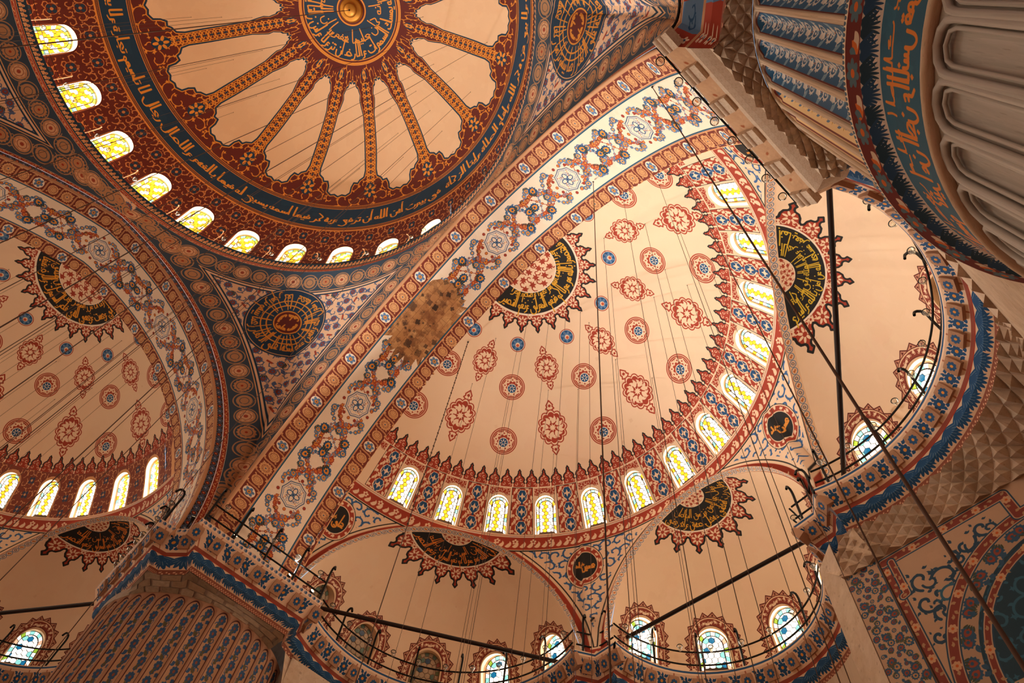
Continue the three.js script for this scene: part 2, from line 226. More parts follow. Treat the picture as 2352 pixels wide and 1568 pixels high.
T.domeText = canvas(2048, 176, (g, w, h) => {
  fill(g, C.navy, w, h); blot(g, w, h, 50, ['#12405c', '#0a2a42'], 10, 60, 0.25, 4);
  script(g, 'في بيوت أذن الله أن ترفع ويذكر فيها اسمه يسبح له فيها بالغدو والآصال رجال لا تلهيهم تجارة ولا بيع عن ذكر الله وإقام الصلاة وإيتاء الزكاة', 8, 2040, 118, 34, 6.5, C.gold);
});
T.domeEdge = canvas(512, 40, (g, w, h) => { fill(g, '#6d3a24', w, h); for (let i = 0; i < 16; i++) dot(g, i * 32 + 16, 20, 5, C.gold); g.fillStyle = C.gold; g.fillRect(0, 0, w, 5); g.fillRect(0, h - 5, w, 5); });
T.domeDrum = canvas(512, 640, (g, w, h) => {                     // one bay, window in the middle
  fill(g, C.dred, w, h); arabesque(g, 0, 0, w, h, 84, '#d08a4c', 8, 7);
  for (const [x, y] of [[0, 110], [512, 110], [0, 330], [512, 330], [0, 520], [512, 520], [256, 90]]) { dot(g, x, y, 44, C.dred); petals(g, x, y, 46, 4, C.navy, '#c9824a', 0.78, 0.36); ring(g, x, y, 48, '#c9824a', 5); }
  g.fillStyle = C.gold; g.fillRect(0, 0, w, 10); g.fillStyle = C.dred; g.beginPath(); g.moveTo(104, 640); g.lineTo(104, 330); g.arc(256, 330, 152, PI, 0); g.lineTo(408, 640); g.fill(); g.fillStyle = '#b9744a'; g.beginPath(); g.moveTo(124, 640); g.lineTo(124, 330); g.arc(256, 330, 132, PI, 0); g.lineTo(388, 640); g.fill();
});
T.domeMedal = canvas(1024, 1024, (g, w) => {
  const c = 512; fill(g, C.gold, w, w); dot(g, c, c, 500, C.dred); ring(g, c, c, 492, C.gold, 14); dot(g, c, c, 470, C.navy); ring(g, c, c, 466, C.gold, 8);
  roundScript(g, 'إن الله يمسك السموات والأرض أن تزولا ولئن زالتا إن أمسكهما من أحد من بعده', c, c, 424, 56, 0.2, 0.2 + 2 * PI - 0.1, 13, C.gold, true);
  roundScript(g, 'إنه كان حليما غفورا إن الله يمسك السموات', c, c, 300, 48, 0.6, 0.6 + 2 * PI - 0.1, 11, C.gold, true);
  dot(g, c, c, 150, C.dred); ring(g, c, c, 140, C.gold, 14); ring(g, c, c, 112, C.gold, 8); dot(g, c, c, 92, '#2a1a10'); arabesque(g, c - 80, c - 80, 160, 160, 60, C.gold, 5, 3);
});

// ---------------------------------------------------------------- half domes: azimuthal chart, apex at the top edge centre
const SD = { e: 1.54, R: 13.2, Hs: 20.795, zc: -16.15, sill: 27.6, crest: 37.9 };
SD.top = Math.acos(SD.e / SD.R) / D2R; SD.len = (SD.top - SD.crest) * D2R * SD.R;
const sdR = (b) => -SD.e + SD.R * cos(b * D2R), sdY = (b) => SD.Hs + SD.R * sin(b * D2R), sdArc = (b) => (SD.top - b) * D2R * SD.R;
function mandala(g, s) {                                         // lobed red medallion with two finials, unit height about 2.4
  for (const d of [-1, 1]) { g.save(); g.scale(1, d); const f = [[0, -0.72 * s], [0.1 * s, -0.86 * s], [0.2 * s, -0.92 * s], [0.13 * s, -1.02 * s], [0.16 * s, -1.1 * s], [0, -1.32 * s], [-0.16 * s, -1.1 * s], [-0.13 * s, -1.02 * s], [-0.2 * s, -0.92 * s], [-0.1 * s, -0.86 * s]]; poly(g, f, C.plaster, C.red, 0.06 * s); dot(g, 0, -1.06 * s, 0.07 * s, C.red); g.restore(); }
  const lobes = (k) => { const p = []; for (let i = 0; i < 96; i++) { const a = i / 96 * 2 * PI, q = s * k * (0.68 + 0.12 * abs(cos(a * 6)) ** 0.8 + 0.06 * cos(2 * a)); p.push([q * sin(a) * 0.94, -q * cos(a)]); } return p; };
  poly(g, lobes(1), C.plaster, C.red, 0.05 * s); poly(g, lobes(0.88), C.red);
  for (let i = 0; i < 8; i++) { g.save(); g.rotate(i * PI / 4); leaf(g, 0, -0.2 * s, 0.34 * s, 0.25, C.plaster); leaf(g, 0.05 * s, -0.34 * s, 0.22 * s, -0.9, C.plaster); tendril(g, 0.2 * s, -0.4 * s, 0.12 * s, i, 1, C.plaster, 0.03 * s); g.restore(); } star(g, 0, 0, 0.2 * s, 8, 0.5, C.plaster);
}
function discBlue(g, s) { dot(g, 0, 0, s, C.red); dot(g, 0, 0, s * 0.9, C.white); dot(g, 0, 0, s * 0.82, C.blue); petals(g, 0, 0, s * 0.75, 7, C.sblue, C.white, 0, 0.22); dot(g, 0, 0.1 * s, s * 0.3, C.plaster); dot(g, 0, 0.15 * s, s * 0.2, '#c4542e'); }
function discRed(g, s) { dot(g, 0, 0, s, C.red); dot(g, 0, 0, s * 0.93, C.plaster); dot(g, 0, 0, s * 0.88, C.red); dot(g, 0, 0, s * 0.8, C.plaster); dot(g, 0, 0, s * 0.77, C.red); for (let i = 0; i < 9; i++) { const a = i * 2 * PI / 9; petals(g, 0.57 * s * sin(a), -0.57 * s * cos(a), s * 0.19, 6, C.plaster, C.red, a); leaf(g, 0.5 * s * sin(a + 0.35), -0.5 * s * cos(a + 0.35), s * 0.18, a, C.plaster); } dot(g, 0, 0.12 * s, s * 0.38, C.white); dot(g, 0, 0.12 * s, s * 0.32, C.blue); petals(g, 0, 0.12 * s, s * 0.28, 7, C.white, C.blue, 0, 0.12); }
// serrated red border of a medallion, with black outline
function sunburst(g, x, y, r0, r1, n, key) {
  const out = [], lw = (r1 - r0) * 0.075; for (let i = 0; i < n; i++) { const a = (i + 0.5) / n * 2 * PI, st = 2 * PI / n; const at = (t, q) => out.push([x + lerp(r0, r1, q) * sin(a + t * st), y + lerp(r0, r1, q) * cos(a + t * st)]);
    if (key) for (const [t, q] of [[-0.5, 0.3], [-0.4, 0.36], [-0.36, 0.5], [-0.26, 0.62], [-0.12, 0.66], [-0.07, 0.72], [-0.07, 0.8], [-0.12, 0.88], [0, 1], [0.12, 0.88], [0.07, 0.8], [0.07, 0.72], [0.12, 0.66], [0.26, 0.62], [0.36, 0.5], [0.4, 0.36]]) at(t, q);
    else for (const [t, q] of [[-0.5, 0.34], [-0.42, 0.34], [-0.34, 0.42], [-0.36, 0.52], [-0.26, 0.62], [-0.12, 0.7], [-0.08, 0.78], [-0.1, 0.86], [0, 1], [0.1, 0.86], [0.08, 0.78], [0.12, 0.7], [0.26, 0.62], [0.36, 0.52], [0.34, 0.42], [0.42, 0.34]]) at(t, q); }
  poly(g, out, C.red, C.plaster, lw * 2.6); g.save(); g.clip(); poly(g, out, C.red);
  for (let i = 0; i < n; i++) { const a = (i + 0.5) / n * 2 * PI, q = lerp(r0, r1, 0.4), k = r1 - r0; petals(g, x + q * sin(a), y + q * cos(a), k * 0.25, 7, C.plaster, C.red, a, 0.17); const b = a + PI / n, q2 = lerp(r0, r1, 0.17); petals(g, x + q2 * sin(b), y + q2 * cos(b), k * 0.13, 5, C.plaster, C.red, 0); for (const d of [-1, 1]) tendril(g, x + lerp(r0, r1, 0.2) * sin(a + d * 0.5 * PI / n), y + lerp(r0, r1, 0.2) * cos(a + d * 0.5 * PI / n), k * 0.11, a, d, C.plaster, k * 0.03); }
  g.restore(); poly(g, out, null, C.black, lw);
}
function calligraphyDisc(g, x, y, r, inner, text, text2, ink) {   // black half disc with gilded writing and a red core
  dot(g, x, y, r * 1.04, C.white); dot(g, x, y, r, C.black);
  roundScript(g, text, x, y, r * 0.9, r * 0.125, 0.04, PI - 0.04, r * 0.024, ink, true);
  roundScript(g, text2, x, y, r * 0.64, r * 0.1, 0.1, PI - 0.1, r * 0.02, ink, true);
  for (let i = 0; i < 26; i++) dot(g, x + r * (0.5 + (i * 37 % 40) / 90) * cos(0.1 + i * 0.115), y + r * (0.5 + (i * 37 % 40) / 90) * sin(0.1 + i * 0.115), r * 0.012, ink);
  dot(g, x, y, inner * 1.04, C.white); dot(g, x, y, inner, C.plaster); g.save(); g.beginPath(); g.arc(x, y, inner, 0, 7); g.clip(); for (let i = 0; i < 24; i++) { const q = inner * Math.sqrt((i + 0.5) / 24) * 0.95, a = i * 2.4; star(g, x + q * cos(a), y + q * sin(a), inner * 0.15, 6, 0.5, C.red); tendril(g, x + q * cos(a + 0.5), y + q * sin(a + 0.5), inner * 0.14, a, 1, C.red, inner * 0.035); } g.restore();
}
const OFFX = 0.5;
function halfDomeChart(text, text2, ink, seed) {
  return canvas(2048, 1024, (g, w, h) => {
    const S = 1024 / SD.len; fill(g, C.plaster, w, h); blot(g, w, h, 260, ['#f8dcbc', '#e6bf97', '#eec7a0', '#f0c8a8'], 12, 110, 0.10, seed); blot(g, w, h, 40, ['#d9a77c', '#d09a70'], 3, 18, 0.16, seed + 1);
    const at = (th, b, fn, s) => { const q = sdArc(b) * S, t = th * D2R; g.save(); g.translate(1024 + q * sin(t), q * cos(t)); g.rotate(-t); g.scale(sdArc(b) / Math.max(0.5, sdR(b)), 1); fn(g, s * S); g.restore(); };
    const mx = 1024 + OFFX * S;
    sunburst(g, mx, 0, 2.36 * S, 3.3 * S, 24, false); calligraphyDisc(g, mx, 0, 2.36 * S, 1.28 * S, text, text2, ink);
    for (const [a, b] of [[-87, 67.6], [-49, 68], [-8.3, 67], [29, 65.4], [61.5, 64], [92, 63]]) at(a, b, discBlue, 0.37);
    for (const [a, b] of [[-69.3, 63], [-29.8, 62.5], [8.5, 61.5], [44, 59.5], [74.7, 58.2]]) at(a, b, mandala, 0.82);
    for (const [a, b] of [[-87, 58.6], [-50.4, 58.8], [-11.6, 58], [24.8, 56.4], [59, 54.6], [89, 53.5]]) at(a, b, discRed, 0.63);
    for (const [a, b] of [[-70.3, 50.2], [-32.3, 49.9], [5, 48.8], [40.7, 47.2], [74, 45.8]]) at(a, b, mandala, 1.0);
    for (const [a, b] of [[-88, 47.4], [-51.5, 47.3], [-13.9, 46.1], [22, 44.9], [57.5, 43.8], [89, 43.5]]) at(a, b, discRed, 0.66);
    for (let k = 0; k < 46; k++) at(-90 + (k + 0.5) * 180 / 46, SD.crest + 1.2, (q, s) => {       // cresting along the foot of the shell
      const p = [[-0.38, 0.5], [-0.38, 0.12], [-0.3, 0.02], [-0.36, -0.1], [-0.3, -0.24], [-0.14, -0.36], [-0.1, -0.5], [-0.06, -0.54], [-0.09, -0.62], [0, -0.76], [0.09, -0.62], [0.06, -0.54], [0.1, -0.5], [0.14, -0.36], [0.3, -0.24], [0.36, -0.1], [0.3, 0.02], [0.38, 0.12], [0.38, 0.5]].map(([x, y]) => [x * s, y * s * 1.05]);
      poly(q, p, C.red, null); line(q, p.slice(1, -1), C.black, 0.075 * s); for (const d of [-1, 1]) { tendril(q, d * 0.12 * s, -0.1 * s, 0.13 * s, d, d, C.plaster, 0.035 * s); tendril(q, d * 0.2 * s, 0.22 * s, 0.12 * s, d, -d, C.plaster, 0.035 * s); } star(q, 0, -0.3 * s, 0.08 * s, 4, 0.5, C.plaster);
    }, 0.52 / 0.76 * 1.02);
  });
}
T.half = halfDomeChart('فاعتصموا بالله هو مولاكم فنعم المولى ونعم النصير', 'خيرا لكم عند الله هو خيرا وأعظم أجرا', '#e0a524', 21);
T.halfWest = halfDomeChart('إني وجهت وجهي للذي فطر السموات والأرض حنيفا', 'وما أنا من المشركين قل إن صلاتي', '#e89a25', 31);
// window row of the half dome, one bay: red panel with three blue knots | window panel
function drumTile(rich) {
  return canvas(512, 448, (g, w, h) => {
    fill(g, C.plaster, w, h); const x0 = 0, x1 = 118;
    const panel = (a, b) => { const x = (a + b) / 2; g.save(); g.beginPath(); g.rect(a, 8, b - a, h - 30); g.clip(); g.fillStyle = C.red; g.fillRect(a, 0, b - a, h);
      for (let j = -1; j < 4; j++) for (const d of [-1, 1]) { const y = 84 + j * 140; for (const [ox, oy, r, an] of [[66, -34, 40, 0.4], [100, -10, 42, 2.7], [70, 30, 40, 2.2], [104, 58, 40, 0.5], [34, 72, 40, 1.1], [78, 92, 34, 2.9], [26, 106, 26, 0.2]]) leaf(g, x + d * ox, y + oy, r, d * an, C.plaster); line(g, [[x + d * 52, y - 30], [x + d * 60, y + 20], [x + d * 16, y + 62], [x + d * 84, y + 84], [x + d * 60, y + 110]], C.plaster, 5); }
      for (let j = 0; j < 3; j++) { const y = 84 + j * 140; dot(g, x, y, 60, C.plaster); poly(g, [[x - 52, y - 14], [x - 24, y - 54], [x + 24, y - 54], [x + 52, y - 14], [x + 46, y + 26], [x, y + 60], [x - 46, y + 26]], C.blue); star(g, x, y, 36, 4, 0.42, C.plaster); for (const d of [-1, 1]) line(g, [[x + d * 44, y - 26], [x + d * 30, y], [x + d * 40, y + 26]], C.plaster, 5); dot(g, x, y + 66, 12, C.blue); } g.restore(); g.strokeStyle = C.black; g.lineWidth = 5; g.strokeRect(a, 8, b - a, h - 30); };
    if (rich) { panel(-118, 118); panel(394, 630); g.fillStyle = C.red; g.fillRect(140, 14, 232, 66); arabesque(g, 140, 14, 232, 66, 40, C.plaster, 4, 2); g.fillStyle = C.plaster; g.beginPath(); g.moveTo(140, 430); g.lineTo(140, 170); g.arc(256, 170, 116, PI, 0); g.lineTo(372, 430); g.fill(); }
    else { fill(g, '#8a4230', w, h); arabesque(g, 0, 0, w, h, 86, C.tan, 5, 9); for (const y of [100, 240, 380]) for (const x of [0, 512]) petals(g, x, y, 40, 4, '#3d4660', C.tan, 0.7, 0.4); g.fillStyle = C.tan; g.beginPath(); g.moveTo(120, 448); g.lineTo(120, 170); g.arc(256, 170, 136, PI, 0); g.lineTo(392, 448); g.fill(); }
    g.fillStyle = C.plaster; g.fillRect(0, h - 22, w, 22); g.fillStyle = C.red; g.fillRect(0, h - 10, w, 4);
  });
}
T.drum = drumTile(true); T.drumWest = drumTile(false);

// ---------------------------------------------------------------- niches (exedrae): azimuthal chart about the crown of their arch
function nicheChart(text, text2, ink, seed) {
  return canvas(1536, 768, (g, w, h) => {
    const S = 768 / 54; fill(g, C.plaster, w, h); blot(g, w, h, 200, ['#f8dcbc', '#e2b78f', '#eac49d', '#efc3a2'], 12, 100, 0.10, seed); blot(g, w, h, 16, ['#d7a074', '#f9e6cf'], 3, 12, 0.3, seed + 2);
    sunburst(g, 768, 0, 19.3 * S, 31 * S, 16, true); calligraphyDisc(g, 768, 0, 19.5 * S, 6.4 * S, text, text2, ink);
  });
}
T.niche = [nicheChart('إن الله هو مولاكم نعم المولى ونعم النصير', 'لكن البر من آمن بالله', '#e07f22', 3), nicheChart('وقل رب أدخلني مدخل صدق وأخرجني', 'وقل جاء الحق وزهق الباطل', '#d99a22', 4), nicheChart('إنما يعمر مساجد الله من آمن بالله واليوم', 'الآخر وأقام الصلاة وآتى الزكاة', '#d9b52a', 5)];
T.nicheBay = canvas(640, 512, (g, w, h) => {                     // window surround with flame border
  fill(g, C.plaster, w, h); blot(g, w, h, 30, ['#f8dcbc', '#e2b78f'], 12, 60, 0.12, 6);
  const o = (k) => { const p = []; const cx = 320, top = 250, r = 118 + k; for (let i = 0; i <= 40; i++) { const t = i / 40; if (t < 0.3) p.push([cx - r, lerp(512, top, t / 0.3)]); else if (t > 0.7) p.push([cx + r, lerp(top, 512, (t - 0.7) / 0.3)]); else { const a = PI - (t - 0.3) / 0.4 * PI; p.push([cx + r * cos(a), top - r * sin(a) * 1.08]); } } return p; };
  const b = o(70), pts = []; b.forEach((q, i) => { const d = i % 2 ? 1 : 0, cx = 320, dx = q[0] - cx, dy = Math.min(0, q[1] - 250), l = hypot(dx, dy) || 1; pts.push([q[0] + dx / l * (d ? 30 : 0), q[1] + dy / l * (d ? 30 : 0)]); }); pts.unshift([b[0][0], 520]); pts.push([b[40][0], 520]);
  poly(g, pts, '#c98f70', C.dred, 7); poly(g, [...o(66), [500, 520], [140, 520]], C.plaster2, C.dred, 5); poly(g, [...o(56), [490, 520], [150, 520]], '#8c3a28'); const m = o(34); m.forEach((q, i) => { leaf(g, q[0], q[1], 26, i * 1.1, C.plaster); tendril(g, q[0], q[1], 15, i, 1, C.plaster, 3); });
  b.forEach((q, i) => { if (i % 2) { const dx = q[0] - 320, dy = Math.min(0, q[1] - 250), l = hypot(dx, dy) || 1; star(g, q[0] + dx / l * 8, q[1] + dy / l * 8, 12, 3, 0.5, C.dred); } }); poly(g, [...o(14), [450, 520], [190, 520]], C.plaster2, C.dred, 5);
});
// ---------------------------------------------------------------- stained-glass windows (flat, built once per kind, then cloned)
const M = {};
const glow = (hex, k) => { const c = new THREE.Color(hex); return new THREE.MeshStandardMaterial({ color: c.clone().multiplyScalar(0.5), roughness: 0.25, emissive: c, emissiveIntensity: k, side: THREE.DoubleSide }); };
M.glass = { white: glow('#fff6e6', 2.3), yellow: glow('#ffbe28', 1.6), teal: glow('#8fe0dc', 1.2), green: glow('#9fc93c', 0.9), blue: glow('#1583b8', 0.75), pink: glow('#ffc2a0', 1.1) };
M.dull = Object.fromEntries(Object.entries({ white: '#b9a080', yellow: '#b9803a', teal: '#5d7a68', green: '#6e7a45', blue: '#35506b', pink: '#b0604a' }).map(([k, c]) => [k, plain(c, { roughness: 0.35 })]));
M.lead = plain('#2a1c14', { roughness: 0.7 }); M.leadPale = plain('#8d7258', { roughness: 0.8 });
M.reveal = plain('#e8c49c'); M.iron = plain('#0d0b0a', { roughness: 0.6, metalness: 0.5 }); M.rust = plain('#2a1a12', { roughness: 0.75, metalness: 0.4 });
function archOutline(w, h, n = 18, inset = 0) { const r = w / 2 - inset, c = h - w / 2, p = [[-r, inset], [-r, c * 0.5], [-r, c]]; for (let i = 1; i < n; i++) { const a = PI - i / n * PI; p.push([r * cos(a), c + r * sin(a)]); } p.push([r, c], [r, c * 0.5], [r, inset]); return p; }
function clipConvex(P, Q) { // polygon P clipped by convex Q (Q clockwise as built by archOutline)
  let out = P; for (let i = 0; i < Q.length; i++) { const a = Q[i], b = Q[(i + 1) % Q.length], side = (p) => (b[0] - a[0]) * (p[1] - a[1]) - (b[1] - a[1]) * (p[0] - a[0]) <= 1e-9, inp = out; out = []; for (let k = 0; k < inp.length; k++) { const p = inp[k], q = inp[(k + 1) % inp.length], sp = side(p), sq = side(q); const cut = () => { const d1 = (b[0] - a[0]) * (p[1] - a[1]) - (b[1] - a[1]) * (p[0] - a[0]), d2 = (b[0] - a[0]) * (q[1] - a[1]) - (b[1] - a[1]) * (q[0] - a[0]), t = d1 / (d1 - d2); return [p[0] + (q[0] - p[0]) * t, p[1] + (q[1] - p[1]) * t]; }; if (sp) { out.push(p); if (!sq) out.push(cut()); } else if (sq) out.push(cut()); } if (out.length < 3) return []; }
  return out;
}
const areaOf = (P) => abs(P.reduce((s, p, i) => { const q = P[(i + 1) % P.length]; return s + p[0] * q[1] - p[1] * q[0]; }, 0)) / 2;
function paneGeo(P, z = 0.03) { // slightly domed thin piece of glass
  const n = P.length, cx = P.reduce((s, p) => s + p[0], 0) / n, cy = P.reduce((s, p) => s + p[1], 0) / n, l = [];
  for (let i = 0; i < n; i++) { const p = P[i], q = P[(i + 1) % n]; l.push([cx, cy, z + 0.006], [q[0], q[1], z], [p[0], p[1], z], [p[0], p[1], z], [q[0], q[1], z], [q[0], q[1], 0], [p[0], p[1], z], [q[0], q[1], 0], [p[0], p[1], 0]); }
  return tris(l);
}
const shrink = (P, d) => { const n = P.length, cx = P.reduce((s, p) => s + p[0], 0) / n, cy = P.reduce((s, p) => s + p[1], 0) / n; return P.map(([x, y]) => { const l = hypot(x - cx, y - cy); const k = Math.max(0.3, 1 - d / l); return [cx + (x - cx) * k, cy + (y - cy) * k]; }); };
function makeWindow(w, h, style, lit) {
  const root = new THREE.Group(), G = lit ? M.glass : M.dull, out = archOutline(w, h);
  const sh = new THREE.Shape(out.map((p) => new THREE.Vector2(...p))); const back = new THREE.ExtrudeGeometry(sh, { depth: 0.02, bevelEnabled: false }); back.translate(0, 0, -0.01);
  const lat = part(root, 'lead_lattice', back, lit ? M.lead : M.leadPale);
  const bw = w * 0.15, inn = archOutline(w, h, 18, bw), mid = archOutline(w, h, 18, 0.02);
  // border of small panes
  const along = (P, t) => { const L = [0]; for (let i = 1; i < P.length; i++) L.push(L[i - 1] + hypot(P[i][0] - P[i - 1][0], P[i][1] - P[i - 1][1])); const d = t * L[L.length - 1]; let i = 1; while (i < L.length - 1 && L[i] < d) i++; const k = clamp((d - L[i - 1]) / (L[i] - L[i - 1]), 0, 1); return [lerp(P[i - 1][0], P[i][0], k), lerp(P[i - 1][1], P[i][1], k)]; };
  const seq = style === 'field' ? ['white', 'white', 'yellow', 'white', 'teal', 'yellow'] : style === 'dome' ? ['white', 'yellow', 'white', 'green', 'teal', 'yellow'] : style === 'west' ? ['white', 'teal', 'white', 'yellow', 'teal', 'white'] : ['white', 'pink', 'white', 'teal', 'white', 'green'];
  const nb = 20; for (let i = 0; i < nb; i++) { const a = i / nb, b = (i + 1) / nb, m = (a + b) / 2; const P = [along(mid, a), along(mid, m), along(mid, b), along(inn, b), along(inn, m), along(inn, a)]; part(lat, 'border_pane', paneGeo(shrink(P, 0.018)), G[seq[(i * 5 + (i > 9 ? 2 : 0)) % 6]]); }
  // honeycomb field
  const inner = archOutline(w, h, 18, bw + 0.025), s = w * 0.112, hx = s * Math.sqrt(3); let k = 0;
  for (let j = -1; j < h / (1.5 * s) + 1; j++) for (let i = -5; i <= 5; i++) { const cx = (i + (j & 1 ? 0.5 : 0)) * hx, cy = j * 1.5 * s + s * 0.8, H = []; for (let q = 0; q < 6; q++) H.push([cx + s * sin(q * PI / 3), cy + s * cos(q * PI / 3)]); const P = clipConvex(H, inner); if (P.length < 3 || areaOf(P) < s * s * 0.3) continue; k++;
    const c = style === 'niche' ? ['white', 'white', 'teal', 'white', 'white', 'blue', 'white'][((i * 3 + j * 2) % 7 + 7) % 7] : style === 'dome' ? ((i + j * 2) % 3 === 0 ? 'white' : 'yellow') : ((i + (j >> 1) + j) % 3 ? 'white' : 'yellow'); part(lat, 'pane', paneGeo(shrink(P, 0.016)), G[c]); }
  return root;
}
const KIND = {
  dome: makeWindow(1.3, 3.0, 'dome', true), field: makeWindow(0.96, 1.82, 'field', true), west: makeWindow(0.96, 1.9, 'west', true), niche: makeWindow(1.24, 1.75, 'niche', true), blind: makeWindow(1.24, 1.75, 'niche', false),
};
let windowCount = 0;
function placeWindow(kind, F, label, group, turns = 0) {          // F = { o, t, u, n } foot centre and axes
  const g = KIND[kind].clone(); g.name = `window_${++windowCount}`; const m = new THREE.Matrix4().makeBasis(F.t, F.u, F.n).setPosition(F.o); for (let k = 0; k < turns; k++) m.premultiply(QUARTER); g.applyMatrix4(m); scene.add(g); tag(g, label, 'window', group, 'structure'); return g;
}
// one bay of a shell, P(s, t) -> point, with an arched opening of w x h metres whose foot is `foot` metres above the bay's foot
function bay(P, w, h, foot, depth, uv, towards) {
  const d = 1e-3, v3 = (q) => V(...q), tm = (foot + h / 2) / v3(P(0.5, 1)).distanceTo(v3(P(0.5, 0)));
  const T = v3(P(0.5 + d, tm)).sub(v3(P(0.5 - d, tm))), U = v3(P(0.5, tm + d)).sub(v3(P(0.5, tm - d))); const W = T.length() / (2 * d), H = U.length() / (2 * d); T.normalize(); U.normalize(); let N = T.clone().cross(U).normalize(); if (N.dot(towards.clone().sub(v3(P(0.5, tm)))) < 0) { T.negate(); N = T.clone().cross(U).normalize(); } U.copy(N.clone().cross(T)); const flip = v3(P(1, tm)).sub(v3(P(0, tm))).dot(T) < 0 ? -1 : 1;
  const t0 = foot / H, O = v3(P(0.5, t0)), out = archOutline(w, h, 16), loop = [...out], hs = out.map(([x, y]) => [0.5 + flip * x / W, t0 + y / H]);
  for (let i = 1; i < 6; i++) { const x = lerp(w / 2, -w / 2, i / 6); hs.push([0.5 + flip * x / W, t0]); loop.push([x, 0]); }
  // ring of quads from the opening to the edge of the bay
  const c = [0.5, t0 + 0.42 * h / H], n = hs.length, ang = (q) => Math.atan2((q[1] - c[1]) * H, (q[0] - c[0]) * W);
  const items = hs.map((q) => ({ q, a: ang(q) })); for (const k of [[0, 0], [1, 0], [1, 1], [0, 1]]) items.push({ corner: k, a: ang(k) });
  items.sort((x, y) => x.a - y.a);
  const holeAt = (a) => { for (let i = 0; i < n; i++) { const p = hs[i], q = hs[(i + 1) % n], dx = cos(a) / W, dy = sin(a) / H, ex = q[0] - p[0], ey = q[1] - p[1], den = dx * ey - dy * ex; if (abs(den) < 1e-12) continue; const t = ((p[0] - c[0]) * ey - (p[1] - c[1]) * ex) / den, u = ((p[0] - c[0]) * dy - (p[1] - c[1]) * dx) / den; if (t > 0 && u >= -1e-6 && u <= 1 + 1e-6) return [c[0] + dx * t, c[1] + dy * t]; } return c; };
  const edgeAt = (a) => { const dx = cos(a) / W, dy = sin(a) / H, t = Math.min(dx > 0 ? (1 - c[0]) / dx : dx < 0 ? -c[0] / dx : 1e9, dy > 0 ? (1 - c[1]) / dy : dy < 0 ? -c[1] / dy : 1e9); return [c[0] + dx * t, c[1] + dy * t]; };
  const pos = [], uvs = [], ix = [], RN = 4; for (const it of items) { const a = it.q ?? holeAt(it.a), b = it.corner ?? edgeAt(it.a); for (let r = 0; r <= RN; r++) { const s = lerp(a[0], b[0], r / RN), t = lerp(a[1], b[1], r / RN); pos.push(...P(s, t)); uvs.push(...uv(s, t, W, H)); } }
  for (let i = 0; i < items.length; i++) for (let r = 0; r < RN; r++) { const a = i * (RN + 1) + r, b = ((i + 1) % items.length) * (RN + 1) + r; ix.push(a, a + 1, b + 1, a, b + 1, b); }
  const g = new THREE.BufferGeometry(); g.setAttribute('position', new THREE.Float32BufferAttribute(pos, 3)); g.setAttribute('uv', new THREE.Float32BufferAttribute(uvs, 2)); g.setIndex(ix); g.computeVertexNormals();
  const back = O.clone().addScaledVector(N, -depth), rl = loop.length;
  const rv = sheet(rl, 2, (u, v) => { const i = Math.round(u * rl) % rl, a = v3(P(...hs[i])), b = back.clone().addScaledVector(T, loop[i][0]).addScaledVector(U, loop[i][1]); const q = a.lerp(b, v); return [q.x, q.y, q.z]; });
  return { wall: g, reveal: rv, F: { o: back, t: T, u: U, n: N }, size: [w, h] };
}
const openings = [];                                              // for the daylight in front of each window
function noteLight(F, size, power, turns = 0) { const p = F.o.clone().addScaledVector(F.u, size[1] / 2).addScaledVector(F.n, 0.12), n = F.n.clone(), u = F.u.clone(); for (let k = 0; k < turns; k++) { p.applyMatrix4(QUARTER); n.transformDirection(QUARTER); u.transformDirection(QUARTER); } openings.push({ p, n, u, size, power }); }

